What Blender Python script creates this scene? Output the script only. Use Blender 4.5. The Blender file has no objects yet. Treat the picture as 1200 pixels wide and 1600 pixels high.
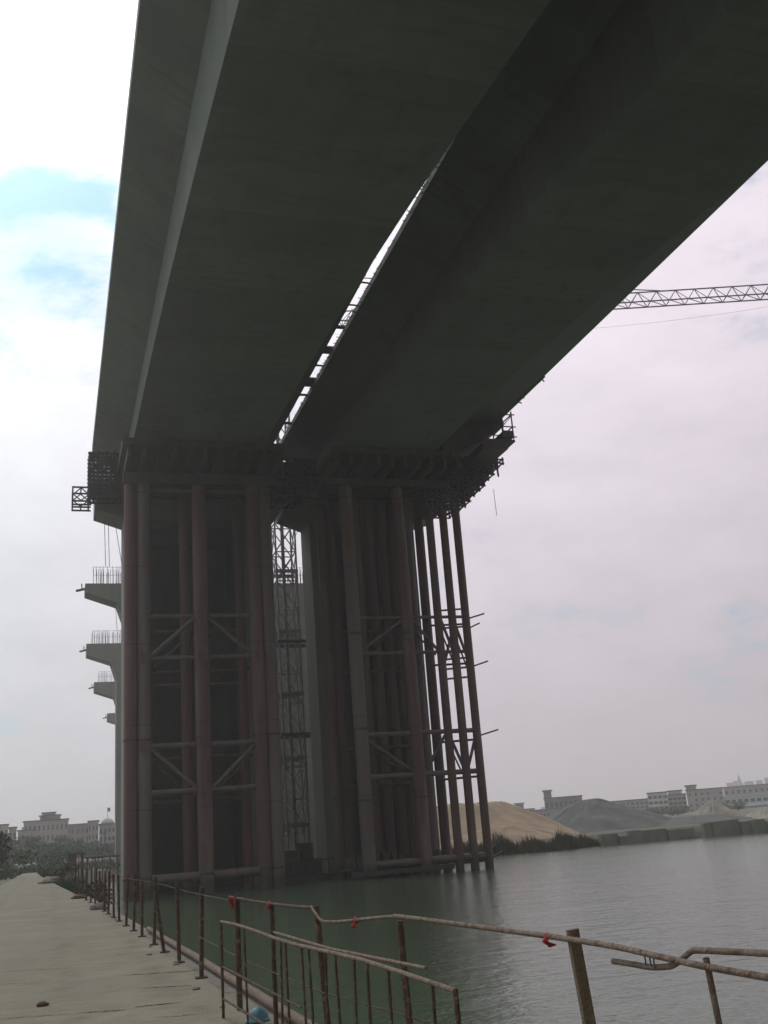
import bpy, math, random
from mathutils import Vector, Matrix
from math import radians as rad, sin, cos, pi
random.seed(7)
S = bpy.context.scene
COL = S.collection
EYE = Vector((0, 0, 3.6))
F = 1617.0
# camera rotation: columns are the camera's right / up / back axes in world space
R = Matrix(((0.9533548674254652, -0.019940785631712615, -0.3011924000112944),
            (-0.29313918077050266, -0.2991669386158192, -0.9080575772143731),
            (-0.07199942675724605, 0.9539924045335102, -0.29105768266616716)))
# ---------------------------------------------------------------- camera
cd = bpy.data.cameras.new('camera')
cam = bpy.data.objects.new('camera', cd); COL.objects.link(cam)
R4 = Matrix(((R[0][0], R[0][1], -R[0][2] * -1), (R[1][0], R[1][1], R[1][2]), (R[2][0], R[2][1], R[2][2])))
cam.matrix_world = Matrix.Translation(EYE) @ R.to_4x4()
cd.sensor_fit = 'VERTICAL'; cd.sensor_height = 32; cd.lens = F / 1600 * 32
cd.clip_start = 0.05; cd.clip_end = 9000
S.camera = cam

def ray(px, py): return R @ Vector((px - 600, 800 - py, -F))
def atY(px, py, Y):
    r = ray(px, py); return EYE + r * (Y / r.y)
def atZ(px, py, Z):
    r = ray(px, py); return EYE + r * ((Z - EYE.z) / r.z)

# ---------------------------------------------------------------- world, sun, exposure
SUN_EL, SUN_AZ = rad(50), rad(-14)          # azimuth measured from +Y towards +X
sdir = Vector((sin(SUN_AZ) * cos(SUN_EL), cos(SUN_AZ) * cos(SUN_EL), sin(SUN_EL)))
W = bpy.data.worlds.new('World'); S.world = W; W.use_nodes = True
nt = W.node_tree; nt.nodes.clear()
def N(nt, t, **kw):
    n = nt.nodes.new(t)
    for k, v in kw.items():
        if k in n.inputs.keys() if hasattr(n.inputs, 'keys') else False: n.inputs[k].default_value = v
        else: setattr(n, k, v)
    return n
def math_(nt, op, a, b=None, clamp=False):
    n = nt.nodes.new('ShaderNodeMath'); n.operation = op; n.use_clamp = clamp
    for i, v in enumerate((a, b)):
        if v is None: continue
        if isinstance(v, (int, float)): n.inputs[i].default_value = v
        else: nt.links.new(v, n.inputs[i])
    return n.outputs[0]
def mixc(nt, fac, a, b, mode='MIX'):
    n = nt.nodes.new('ShaderNodeMix'); n.data_type = 'RGBA'; n.blend_type = mode
    for s, v in ((0, fac), (6, a), (7, b)):
        if isinstance(v, (int, float)): n.inputs[s].default_value = v
        elif isinstance(v, tuple): n.inputs[s].default_value = (*v, 1)
        else: nt.links.new(v, n.inputs[s])
    return n.outputs[2]
sky = N(nt, 'ShaderNodeTexSky', sky_type='NISHITA', sun_disc=False, sun_elevation=SUN_EL, sun_rotation=SUN_AZ,
        dust_density=2.0, air_density=1.0)
tc = nt.nodes.new('ShaderNodeTexCoord')
mp = nt.nodes.new('ShaderNodeMapping'); mp.inputs['Scale'].default_value = (1, 1, 2.2)
nt.links.new(tc.outputs['Generated'], mp.inputs['Vector'])
n1 = N(nt, 'ShaderNodeTexNoise'); n1.inputs['Scale'].default_value = 3.2; n1.inputs['Detail'].default_value = 9; n1.inputs['Roughness'].default_value = .55
n1.inputs['Distortion'].default_value = .4
nt.links.new(mp.outputs[0], n1.inputs['Vector'])
n2 = N(nt, 'ShaderNodeTexNoise'); n2.inputs['Scale'].default_value = 9; n2.inputs['Detail'].default_value = 8; n2.inputs['Roughness'].default_value = .6
nt.links.new(mp.outputs[0], n2.inputs['Vector'])
def dotdir(v):
    d = nt.nodes.new('ShaderNodeVectorMath'); d.operation = 'DOT_PRODUCT'
    d.inputs[1].default_value = tuple(Vector(v).normalized()); nt.links.new(tc.outputs['Generated'], d.inputs[0]); return d.outputs['Value']
# open blue gap in the cloud, low in the north-west
def ramp(v, a, b):
    n = nt.nodes.new('ShaderNodeMapRange'); n.interpolation_type = 'SMOOTHSTEP'
    n.inputs[1].default_value = a; n.inputs[2].default_value = b; nt.links.new(v, n.inputs[0]); return n.outputs[0]
gapn = math_(nt, 'MULTIPLY', math_(nt, 'SUBTRACT', n1.outputs['Fac'], .5), .05)
gapn = math_(nt, 'ADD', gapn, math_(nt, 'MULTIPLY', math_(nt, 'SUBTRACT', n2.outputs['Fac'], .5), .03))
gap = ramp(math_(nt, 'ADD', dotdir(ray(50, 350)), gapn), .989, 1.002)
gap2 = ramp(dotdir(ray(1330, 330)), .965, .999)
cover = math_(nt, 'ADD', n1.outputs['Fac'], math_(nt, 'MULTIPLY', math_(nt, 'SUBTRACT', n2.outputs['Fac'], .5), .8))
cover = math_(nt, 'SUBTRACT', cover, math_(nt, 'MULTIPLY', gap, .47))
cover = math_(nt, 'SUBTRACT', cover, math_(nt, 'MULTIPLY', gap2, .08))
mask = ramp(cover, .12, .44)
glow = math_(nt, 'POWER', math_(nt, 'ADD', math_(nt, 'MULTIPLY', dotdir(sdir), .5), .5), 1.6)
cb = math_(nt, 'ADD', .9, math_(nt, 'MULTIPLY', glow, 8.6))
cb = math_(nt, 'ADD', cb, math_(nt, 'MULTIPLY', math_(nt, 'POWER', math_(nt, 'MAXIMUM', dotdir(sdir), 0.0), 16.0), 7.0))
cb = math_(nt, 'MULTIPLY', cb, math_(nt, 'ADD', .86, math_(nt, 'MULTIPLY', n2.outputs['Fac'], .34)))
cc = nt.nodes.new('ShaderNodeCombineColor')
sxz = nt.nodes.new('ShaderNodeSeparateXYZ'); nt.links.new(tc.outputs['Generated'], sxz.inputs[0])
low = nt.nodes.new('ShaderNodeMapRange'); low.inputs[1].default_value = 0; low.inputs[2].default_value = .45; low.inputs[3].default_value = .74; low.inputs[4].default_value = 1.06
nt.links.new(sxz.outputs['Z'], low.inputs[0]); cb = math_(nt, 'MULTIPLY', cb, low.outputs[0])     # thicker, greyer cloud low down
side = ramp(dotdir((1, .3, 0)), -.2, .8)   # cloud deck greyer-violet to the east, cooler to the west
nt.links.new(math_(nt, 'MULTIPLY', cb, math_(nt, 'ADD', .93, math_(nt, 'MULTIPLY', side, .125))), cc.inputs[0]); nt.links.new(math_(nt, 'MULTIPLY', cb, math_(nt, 'SUBTRACT', 1.02, math_(nt, 'MULTIPLY', side, .06))), cc.inputs[1]); nt.links.new(math_(nt, 'MULTIPLY', cb, 1.05), cc.inputs[2])
skc = mixc(nt, 1.0, sky.outputs[0], (.60, .93, 1.02), 'MULTIPLY')
mix = mixc(nt, mask, skc, cc.outputs[0])
bg = nt.nodes.new('ShaderNodeBackground'); bg.inputs['Strength'].default_value = 0.10
nt.links.new(mix, bg.inputs['Color'])
wo = nt.nodes.new('ShaderNodeOutputWorld'); nt.links.new(bg.outputs[0], wo.inputs[0])

sl = bpy.data.lights.new('sun', 'SUN'); sl.energy = 0.7; sl.angle = rad(14); sl.color = (1, .95, .88)
so = bpy.data.objects.new('sun', sl); COL.objects.link(so)
so.rotation_euler = sdir.to_track_quat('Z', 'Y').to_euler(); so.location = (0, 0, 80)
S.view_settings.view_transform = 'Standard'; S.view_settings.look = 'None'
S.view_settings.exposure = 0.07; S.view_settings.gamma = 1.0
S.render.engine = 'CYCLES'
S.cycles.max_bounces = 8; S.cycles.volume_bounces = 1

# ---------------------------------------------------------------- mesh helpers
class MB:
    """collects shapes into one mesh"""
    def __init__(s): s.v = []; s.f = []; s.sm = []
    def add(s, vs, fs, smooth=False):
        o = len(s.v); s.v += [tuple(v) for v in vs]; s.f += [tuple(i + o for i in f) for f in fs]; s.sm += [smooth] * len(fs); return s
    def box(s, a, b):
        (x0, y0, z0), (x1, y1, z1) = a, b
        vs = [(x, y, z) for z in (z0, z1) for y in (y0, y1) for x in (x0, x1)]
        return s.add(vs, [(0, 2, 3, 1), (4, 5, 7, 6), (0, 1, 5, 4), (2, 6, 7, 3), (0, 4, 6, 2), (1, 3, 7, 5)])
    def tube(s, pts, r, n=10, r2=None, caps=True):
        pts = [Vector(p) for p in pts]; k = len(pts); vs = []
        for i, p in enumerate(pts):
            d = (pts[min(i + 1, k - 1)] - pts[max(i - 1, 0)]).normalized()
            up = Vector((0, 0, 1)) if abs(d.z) < .95 else Vector((1, 0, 0))
            a = d.cross(up).normalized(); b = d.cross(a)
            rr = r if r2 is None else r + (r2 - r) * i / (k - 1)
            for j in range(n):
                t = 2 * pi * j / n; vs.append(p + (a * cos(t) + b * sin(t)) * rr)
        fs = [(i * n + j, i * n + (j + 1) % n, (i + 1) * n + (j + 1) % n, (i + 1) * n + j) for i in range(k - 1) for j in range(n)]
        s.add(vs, fs, n > 5)
        if caps: s.add(vs[:n], [tuple(range(n))[::-1]]); s.add(vs[-n:], [tuple(range(n))])
        return s
    def bar(s, p, q, w, h=None):
        """rectangular bar from p to q"""
        h = h or w; p, q = Vector(p), Vector(q); d = (q - p).normalized()
        up = Vector((0, 0, 1)) if abs(d.z) < .95 else Vector((0, 1, 0))
        a = d.cross(up).normalized() * w / 2; b = d.cross(a).normalized() * h / 2
        vs = [c + i * a + j * b for c in (p, q) for i, j in ((-1, -1), (1, -1), (1, 1), (-1, 1))]
        return s.add(vs, [(0, 3, 2, 1), (4, 5, 6, 7), (0, 1, 5, 4), (1, 2, 6, 5), (2, 3, 7, 6), (3, 0, 4, 7)])
    def prism(s, poly, y0, y1):
        """xz polygon extruded along Y"""
        n = len(poly); vs = [(x, y0, z) for x, z in poly] + [(x, y1, z) for x, z in poly]
        return s.add(vs, [tuple(range(n)), tuple(range(n, 2 * n))[::-1]] + [(i, i + n, (i + 1) % n + n, (i + 1) % n) for i in range(n)])
    def prismz(s, poly, z0, z1):
        n = len(poly); vs = [(x, y, z0) for x, y in poly] + [(x, y, z1) for x, y in poly]
        return s.add(vs, [tuple(range(n))[::-1], tuple(range(n, 2 * n))] + [(i, (i + 1) % n, (i + 1) % n + n, i + n) for i in range(n)])
    def loft(s, rings, caps=True):
        n = len(rings[0]); vs = [p for r in rings for p in r]
        fs = [(k * n + i, k * n + (i + 1) % n, (k + 1) * n + (i + 1) % n, (k + 1) * n + i) for k in range(len(rings) - 1) for i in range(n)]
        if caps: fs += [tuple(range(n))[::-1], tuple(range((len(rings) - 1) * n, len(rings) * n))]
        return s.add(vs, fs)
    def build(s, name, mat, parent=None, fix=True):
        me = bpy.data.meshes.new(name); me.from_pydata(s.v, [], s.f); me.validate()
        if fix:
            import bmesh
            bm = bmesh.new(); bm.from_mesh(me); bmesh.ops.recalc_face_normals(bm, faces=bm.faces); bm.to_mesh(me); bm.free()
        if len(s.sm) == len(me.polygons): me.polygons.foreach_set('use_smooth', s.sm)
        me.materials.append(mat)
        o = bpy.data.objects.new(name, me); COL.objects.link(o)
        if parent: o.parent = parent
        return o
def tag(o, label=None, cat=None, group=None, kind=None):
    for k, v in (('label', label), ('category', cat), ('group', group), ('kind', kind)):
        if v: o[k] = v
    return o
def thing(name, label, cat, group=None, loc=(0, 0, 0)):
    o = bpy.data.objects.new(name, None); o.empty_display_size = .3; COL.objects.link(o); o.location = loc
    return tag(o, label, cat, group)
def copy_tree(o, parent=None):
    c = o.copy(); COL.objects.link(c); c.parent = parent
    for ch in [x for x in bpy.data.objects if x.parent == o]: copy_tree(ch, c)
    return c

# ---------------------------------------------------------------- materials
def mat(name, col, rough=.8, col2=None, scale=1.0, amt=.5, bump=0.0, bscale=None, metal=0.0, stretch=(1, 1, 1), spots=None):
    m = bpy.data.materials.new(name); m.use_nodes = True; t = m.node_tree; b = t.nodes['Principled BSDF']
    b.inputs['Roughness'].default_value = rough; b.inputs['Metallic'].default_value = metal
    tcn = t.nodes.new('ShaderNodeTexCoord'); mpn = t.nodes.new('ShaderNodeMapping'); mpn.inputs['Scale'].default_value = stretch
    t.links.new(tcn.outputs['Object'], mpn.inputs[0])
    ns = t.nodes.new('ShaderNodeTexNoise'); ns.inputs['Scale'].default_value = scale; ns.inputs['Detail'].default_value = 8; ns.inputs['Roughness'].default_value = .65
    t.links.new(mpn.outputs[0], ns.inputs['Vector'])
    mr = t.nodes.new('ShaderNodeMapRange'); mr.inputs[1].default_value = .3; mr.inputs[2].default_value = .7; t.links.new(ns.outputs['Fac'], mr.inputs[0])
    c2 = col2 or tuple(c * .6 for c in col)
    c = mixc(t, mr.outputs[0], c2, col)
    if spots:
        n3 = t.nodes.new('ShaderNodeTexNoise'); n3.inputs['Scale'].default_value = spots[1]; n3.inputs['Detail'].default_value = 5
        t.links.new(mpn.outputs[0], n3.inputs['Vector'])
        r3 = t.nodes.new('ShaderNodeMapRange'); r3.inputs[1].default_value = .55; r3.inputs[2].default_value = .68; t.links.new(n3.outputs['Fac'], r3.inputs[0])
        c = mixc(t, r3.outputs[0], c, spots[0])
    t.links.new(c, b.inputs['Base Color'])
    if bump:
        nb = t.nodes.new('ShaderNodeTexNoise'); nb.inputs['Scale'].default_value = bscale or scale * 4; nb.inputs['Detail'].default_value = 6
        t.links.new(tcn.outputs['Object'], nb.inputs['Vector'])
        bn = t.nodes.new('ShaderNodeBump'); bn.inputs['Strength'].default_value = bump; bn.inputs['Distance'].default_value = .05
        t.links.new(nb.outputs['Fac'], bn.inputs['Height']); t.links.new(bn.outputs[0], b.inputs['Normal'])
    return m
def girder_mat():
    """cast concrete with faint segment joints and formwork board marks along the bridge"""
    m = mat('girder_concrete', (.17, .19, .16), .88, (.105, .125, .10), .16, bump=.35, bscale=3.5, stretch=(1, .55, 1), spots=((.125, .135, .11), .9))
    t = m.node_tree; b = t.nodes['Principled BSDF']; src = b.inputs['Base Color'].links[0].from_socket
    tcn = t.nodes.new('ShaderNodeTexCoord'); sx = t.nodes.new('ShaderNodeSeparateXYZ'); t.links.new(tcn.outputs['Object'], sx.inputs[0])
    fr = math_(t, 'FRACT', math_(t, 'DIVIDE', sx.outputs['Y'], 4.0)); ln = math_(t, 'LESS_THAN', fr, .012)
    fr2 = math_(t, 'FRACT', math_(t, 'DIVIDE', sx.outputs['X'], 1.22)); ln2 = math_(t, 'MULTIPLY', math_(t, 'LESS_THAN', fr2, .012), .35)
    nseg = t.nodes.new('ShaderNodeTexWhiteNoise'); nseg.noise_dimensions = '1D'
    t.links.new(math_(t, 'FLOOR', math_(t, 'DIVIDE', sx.outputs['Y'], 4.0)), nseg.inputs['W'])
    seg = math_(t, 'ADD', .88, math_(t, 'MULTIPLY', nseg.outputs['Value'], .2))
    cc = t.nodes.new('ShaderNodeCombineColor')
    for i in range(3): t.links.new(seg, cc.inputs[i])
    c = mixc(t, 1.0, src, cc.outputs[0], 'MULTIPLY')
    st = t.nodes.new('ShaderNodeTexNoise'); st.inputs['Scale'].default_value = 1.1; st.inputs['Detail'].default_value = 6      # seepage streaks and board marks
    ms = t.nodes.new('ShaderNodeMapping'); ms.inputs['Scale'].default_value = (.25, 2.2, .25); t.links.new(tcn.outputs['Object'], ms.inputs[0]); t.links.new(ms.outputs[0], st.inputs['Vector'])
    sr = t.nodes.new('ShaderNodeMapRange'); sr.inputs[1].default_value = .5; sr.inputs[2].default_value = .72; t.links.new(st.outputs['Fac'], sr.inputs[0])
    c = mixc(t, math_(t, 'MULTIPLY', sr.outputs[0], .45), c, (.085, .095, .075))
    ln = math_(t, 'MULTIPLY', ln, sr.outputs[0])
    c = mixc(t, math_(t, 'MULTIPLY', math_(t, 'MAXIMUM', ln, ln2), .35), c, (.06, .065, .055))
    t.links.new(c, b.inputs['Base Color']); return m
def pmat(name, a, b_, sp):
    m = mat(name, a, .62, b_, .8, bump=.25, bscale=6, stretch=(1, 1, .12), spots=(sp, .9)); t = m.node_tree; b = t.nodes['Principled BSDF']; src = b.inputs['Base Color'].links[0].from_socket
    g_ = t.nodes.new('ShaderNodeNewGeometry'); sx = t.nodes.new('ShaderNodeSeparateXYZ'); t.links.new(g_.outputs['Position'], sx.inputs[0])
    n = t.nodes.new('ShaderNodeTexNoise'); n.inputs['Scale'].default_value = 2.5; t.links.new(g_.outputs['Position'], n.inputs['Vector'])
    zz = math_(t, 'ADD', sx.outputs['Z'], math_(t, 'MULTIPLY', n.outputs['Fac'], .8))
    r = t.nodes.new('ShaderNodeMapRange'); r.inputs[1].default_value = 1.6; r.inputs[2].default_value = 1.1; t.links.new(zz, r.inputs[0])   # tide mark
    c = mixc(t, math_(t, 'MULTIPLY', r.outputs[0], .8), src, (.05, .05, .035))
    wl_ = math_(t, 'LESS_THAN', math_(t, 'FRACT', math_(t, 'DIVIDE', sx.outputs['Z'], 6.0)), .012)                                          # girth welds
    c = mixc(t, math_(t, 'MULTIPLY', wl_, .6), c, (.05, .03, .025)); t.links.new(c, b.inputs['Base Color']); return m
M = {}
M['girder'] = girder_mat()
M['pier'] = mat('pier_concrete', (.25, .25, .225), .85, (.16, .16, .14), .35, bump=.3, bscale=3, stretch=(1, 1, .3))
M['pile'] = pmat('pile_primer_steel', (.16, .076, .068), (.098, .048, .044), (.17, .13, .11))
M['pile_grey'] = pmat('pile_grey_steel', (.175, .135, .118), (.115, .085, .072), (.13, .07, .05))
M['red_pipe'] = mat('red_primer_pipe', (.15, .062, .05), .6, (.09, .042, .036), .8, stretch=(1, 1, .12))
M['darksteel'] = mat('dark_scaffold_steel', (.075, .06, .055), .6, (.04, .035, .03), 3)
M['falsework'] = mat('falsework_steel', (.10, .085, .07), .7, (.055, .05, .045), .7)
M['plywood'] = mat('formwork_plywood', (.11, .095, .07), .8, (.06, .055, .045), .8)
M['crane'] = mat('crane_paint', (.22, .20, .20), .55, (.14, .12, .12), 2)
M['rust'] = mat('rusty_rail', (.15, .085, .055), .85, (.06, .038, .028), 14, bump=.6, bscale=60, spots=((.25, .17, .12), 20))
M['rustpale'] = mat('weathered_pipe', (.30, .235, .18), .8, (.14, .08, .055), 16, bump=.5, bscale=70, spots=((.12, .06, .04), 24))
M['postwood'] = mat('weathered_angle_post', (.26, .20, .13), .85, (.13, .085, .05), 9, bump=.5, bscale=50, stretch=(1, 1, .25))
M['rebar'] = mat('rebar', (.22, .15, .13), .8, (.14, .09, .08), 3)
M['wire'] = mat('wire_rope', (.10, .10, .10), .6)
M['ribbon'] = mat('red_ribbon', (.42, .025, .02), .8, (.30, .02, .02), 20)
M['blue'] = mat('blue_plastic', (.10, .24, .30), .5, (.07, .17, .22), 15)
M['edge'] = mat('edge_beam_concrete', (.24, .22, .19), .85, (.20, .17, .14), 2.5, bump=.5, bscale=18, spots=((.14, .09, .06), 3))
M['sand'] = mat('yellow_sand', (.37, .275, .185), .95, (.26, .19, .13), .35, bump=.5, bscale=2)
M['gravel'] = mat('grey_gravel', (.135, .13, .125), .95, (.085, .083, .08), .5, bump=.7, bscale=3)
M['palegravel'] = mat('pale_aggregate', (.34, .30, .25), .95, (.22, .20, .17), .5, bump=.7, bscale=3)
M['wallc'] = mat('retaining_concrete', (.27, .255, .22), .9, (.15, .145, .12), .6, bump=.4, bscale=2)
M['brick'] = mat('old_brick', (.20, .10, .075), .9, (.12, .065, .05), 1)
M['bpink'] = mat('pinkish_render', (.42, .33, .31), .85, (.34, .27, .26), .12)
M['bwhite'] = mat('white_render', (.58, .57, .56), .85, (.42, .42, .42), .12)
M['bgrey'] = mat('grey_render', (.30, .29, .29), .85, (.22, .22, .22), .12)
M['bdark'] = mat('dark_render', (.20, .165, .17), .85, (.15, .13, .13), .12)
M['bcream'] = mat('cream_render', (.40, .36, .31), .85, (.31, .28, .25), .12)
M['glass'] = mat('window_glass', (.045, .06, .075), .25, (.03, .04, .05), .5)
M['roofdark'] = mat('dark_roof', (.10, .09, .09), .8)
M['roofblue'] = mat('blue_sheet_roof', (.16, .38, .46), .5, (.12, .30, .38), .4)
M['roofpale'] = mat('pale_blue_sheet_roof', (.50, .60, .66), .5, (.40, .50, .56), .4)
M['bark'] = mat('bark', (.11, .085, .065), .9, (.06, .05, .04), 3)
def leafmat(name, a, b):
    m = mat(name, a, .7, b, .6); m.node_tree.nodes['Principled BSDF'].inputs['Specular IOR Level'].default_value = .2; return m
M['leaf'] = leafmat('leaf_green', (.075, .11, .05), (.035, .06, .03))
M['leaf2'] = leafmat('leaf_blue_green', (.06, .095, .06), (.03, .055, .035))
M['reed'] = leafmat('reed', (.09, .085, .045), (.045, .05, .028))
M['scrub'] = leafmat('dry_scrub', (.085, .07, .04), (.04, .04, .022))
M['dirt'] = mat('dark_dirt', (.11, .085, .06), .95, (.06, .05, .04), 1.2, bump=.8, bscale=6)

# ground: earth with grassy patches
M['ground'] = mat('bare_earth', (.14, .125, .09), .95, (.09, .085, .06), .25, bump=.6, bscale=3, spots=((.07, .10, .045), .12))
# road: pale concrete, joints across it, dirt
def ns2(t, tcn):
    n = t.nodes.new('ShaderNodeTexNoise'); n.inputs['Scale'].default_value = 2.2; n.inputs['Detail'].default_value = 8; t.links.new(tcn.outputs['Object'], n.inputs['Vector'])
    r = t.nodes.new('ShaderNodeMapRange'); r.inputs[1].default_value = .4; r.inputs[2].default_value = .65; t.links.new(n.outputs['Fac'], r.inputs[0]); return r.outputs[0]
def road_mat():
    m = mat('road_concrete', (.26, .232, .165), .85, (.18, .16, .112), .8, bump=.35, bscale=30, spots=((.21, .185, .14), .45))
    t = m.node_tree; b = t.nodes['Principled BSDF']; src = b.inputs['Base Color'].links[0].from_socket
    tcn = t.nodes.new('ShaderNodeTexCoord'); n = t.nodes.new('ShaderNodeTexNoise'); n.inputs['Scale'].default_value = 9; n.inputs['Detail'].default_value = 7
    mpn = t.nodes.new('ShaderNodeMapping'); mpn.inputs['Scale'].default_value = (.25, 1, 1); t.links.new(tcn.outputs['Object'], mpn.inputs[0]); t.links.new(mpn.outputs[0], n.inputs['Vector'])
    r = t.nodes.new('ShaderNodeMapRange'); r.inputs[1].default_value = .52; r.inputs[2].default_value = .75; t.links.new(n.outputs['Fac'], r.inputs[0])
    c = mixc(t, math_(t, 'MULTIPLY', r.outputs[0], .55), src, (.12, .10, .065)); sx = t.nodes.new('ShaderNodeSeparateXYZ'); t.links.new(tcn.outputs['Object'], sx.inputs[0])
    wob = t.nodes.new('ShaderNodeTexNoise'); wob.inputs['Scale'].default_value = .35; t.links.new(tcn.outputs['Object'], wob.inputs['Vector'])
    xx = math_(t, 'ADD', sx.outputs['X'], math_(t, 'MULTIPLY', wob.outputs['Fac'], .7))
    for cxx, wd in ((-1.35, .28), (.55, .25), (1.75, .3)):      # wheel dirt and dirty margin
        k = t.nodes.new('ShaderNodeMapRange'); k.inputs[1].default_value = wd; k.inputs[2].default_value = .02; t.links.new(math_(t, 'ABSOLUTE', math_(t, 'SUBTRACT', xx, cxx)), k.inputs[0])
        c = mixc(t, math_(t, 'MULTIPLY', math_(t, 'MULTIPLY', k.outputs[0], ns2(t, tcn)), .6), c, (.14, .115, .08))
    t.links.new(c, b.inputs['Base Color']); return m
M['road'] = road_mat()
M['crack'] = mat('crack_filler', (.035, .03, .025), .95, (.02, .018, .015), 6)
def water_mat():
    m = bpy.data.materials.new('river_water'); m.use_nodes = True; t = m.node_tree; b = t.nodes['Principled BSDF']
    b.inputs['Base Color'].default_value = (.085, .118, .072, 1); b.inputs['Roughness'].default_value = .12; b.inputs['IOR'].default_value = 1.31; b.inputs['Specular Tint'].default_value = (.88, 1, .86, 1)
    tcn = t.nodes.new('ShaderNodeTexCoord'); prev = None
    for sc, st, di, sx in ((.22, .35, .25, .6), (1.6, .75, .08, .55), (6.0, .8, .03, .8)):
        mpn = t.nodes.new('ShaderNodeMapping'); mpn.inputs['Scale'].default_value = (sx, 1, 1); mpn.inputs['Rotation'].default_value = (0, 0, .35)
        t.links.new(tcn.outputs['Object'], mpn.inputs[0])
        n = t.nodes.new('ShaderNodeTexNoise'); n.inputs['Scale'].default_value = sc; n.inputs['Detail'].default_value = 4; n.inputs['Distortion'].default_value = .3
        t.links.new(mpn.outputs[0], n.inputs['Vector'])
        bn = t.nodes.new('ShaderNodeBump'); bn.inputs['Strength'].default_value = st; bn.inputs['Distance'].default_value = di
        t.links.new(n.outputs['Fac'], bn.inputs['Height'])
        if prev: t.links.new(prev, bn.inputs['Normal'])
        prev = bn.outputs[0]
    t.links.new(prev, b.inputs['Normal']); return m
M['water'] = water_mat()

# ---------------------------------------------------------------- terrain, river, road
def sm(a, b, x):
    t = max(0, min(1, (x - a) / (b - a))); return t * t * (3 - 2 * t)
def redge(y):       # right edge of the haul road
    P = [(-30, 2.9), (2, 2.75), (4, 2.5), (6, 2.25), (8, 2.02), (10, 1.88), (14, 1.83), (19, 1.73), (26, 1.56), (34, 1.36), (42, 1.1), (55, .55), (70, -.05), (85, -.6), (104, -1.1)]
    for (a, b), (c, d) in zip(P, P[1:]):
        if y <= c: return b + (d - b) * max(0, (y - a)) / (c - a)
    return P[-1][1]
def bank(x):        # far shore of the river
    return 132 - 26 * sm(12, 46, x) + 1.2 * sin(x * .23) + .6 * sin(x * .71)
def land(x, y):
    far = sm(-1.5, 3.0, y - bank(x)); near = 1 - sm(redge(y) + .0 - .55, redge(y) + .05 if y < 45 else redge(y) + .9, x - (0 if y < 45 else min(1.6, (y - 45) * .12)))
    k = max(far, near)
    top = 1.55 if y < bank(x) - 2 else 1.25 + .25 * sin(x * .05) * cos(y * .04) + .0012 * max(0, y - 150) + 1.0 * sm(45, 10, x) * 0
    return -2.2 + k * (top + 2.2)
def lin(a, b, s):
    n = max(1, round((b - a) / s)); return [a + (b - a) * i / n for i in range(n)]
xs = lin(-2600, -600, 400) + lin(-600, -60, 60) + lin(-60, -6, 6) + lin(-6, 6, .3) + lin(6, 30, 3) + lin(30, 110, 2) + lin(110, 400, 20) + lin(400, 2600, 200) + [2600]
ys = lin(-500, -40, 40) + lin(-40, 90, 2) + lin(90, 145, 1) + lin(145, 260, 6) + lin(260, 600, 30) + lin(600, 2600, 200) + [2600]
g = MB(); nx = len(xs)
vs = [(x, y, land(x, y)) for y in ys for x in xs]
g.add(vs, [(j * nx + i, j * nx + i + 1, (j + 1) * nx + i + 1, (j + 1) * nx + i) for j in range(len(ys) - 1) for i in range(nx - 1)], True)
tag(g.build('ground', M['ground'], fix=False), kind='structure')
w = MB(); w.add([(-2600, -500, 0), (2600, -500, 0), (2600, 260, 0), (-2600, 260, 0)], [(0, 1, 2, 3)])
tag(w.build('water', M['water'], fix=False), kind='structure')
# road slabs (one sheet with real thickness)
r = MB(); rings = []
for y in lin(-30, 104, 2) + [104]:
    e = redge(y); l = -3.3 + .012 * max(0, y - 20)
    rings.append([(l, y, 1.62), (e, y, 1.62), (e, y, 2.0), (l, y, 2.0)])
r.loft(rings); tag(r.build('road', M['road']), kind='structure')
ck = MB()      # open joints and cracks across the slabs
def crack(px0, px1, y0, y1, wd=.035):
    a = atZ(px0, y0, 2.004); b = atZ(px1, y1, 2.004); n = 26; L = []; U = []
    for i in range(n + 1):
        t = i / n; c = a.lerp(b, t) + Vector((0, random.uniform(-.025, .025), 0)); k = wd * random.uniform(.2, 1) * sin(pi * min(1, max(.02, t)))**.4
        L.append((c.x, c.y - k / 2, 2.004)); U.append((c.x, c.y + k / 2, 2.004))
    ck.add(L + U, [(i, i + 1, n + 2 + i, n + 1 + i) for i in range(n)])
for c in [(8, 118, 1518, 1512, .05), (180, 195, 1492, 1491, .04), (0, 80, 1538, 1533, .03), (190, 310, 1524, 1516, .06), (222, 300, 1544, 1539, .05),
          (120, 205, 1583, 1577, .045), (210, 290, 1573, 1565, .06), (-60, 120, 1596, 1583, .03), (150, 280, 1460, 1456, .03), (58, 76, 1570, 1569, .07), (0, 60, 1420, 1419, .1),
          (100, 260, 1508, 1501, .03), (20, 140, 1455, 1452, .04), (240, 330, 1590, 1583, .03), (60, 240, 1478, 1471, .03), (30, 150, 1400, 1399, .12)]:
    crack(*c)
ck.add([(0, 0, 0)] * 0, []); tag(ck.build('road_joints', M['crack'], fix=False), kind='structure')
eb = MB()      # low concrete edge along the trestle
rings = []
for y in lin(-30, 44, 1.5) + [44]:
    e = redge(y) + .02; rings.append([(e, y, 1.45), (e + .34, y, 1.45), (e + .34, y, 1.93), (e, y, 1.93)])
eb.loft(rings)
tag(eb.build('edge_beam', M['edge']), 'stained concrete edge beam running along the foot of the fence', 'edge beam')
pp = MB(); pp.tube([(redge(y) + .28, y, 2.0 + random.uniform(-.01, .01)) for y in lin(-5, 24, 1.2)], .05, 8)
tag(pp.build('pipe', M['rustpale']), 'pale pipe lying on the edge beam outside the fence', 'pipe')

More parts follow.
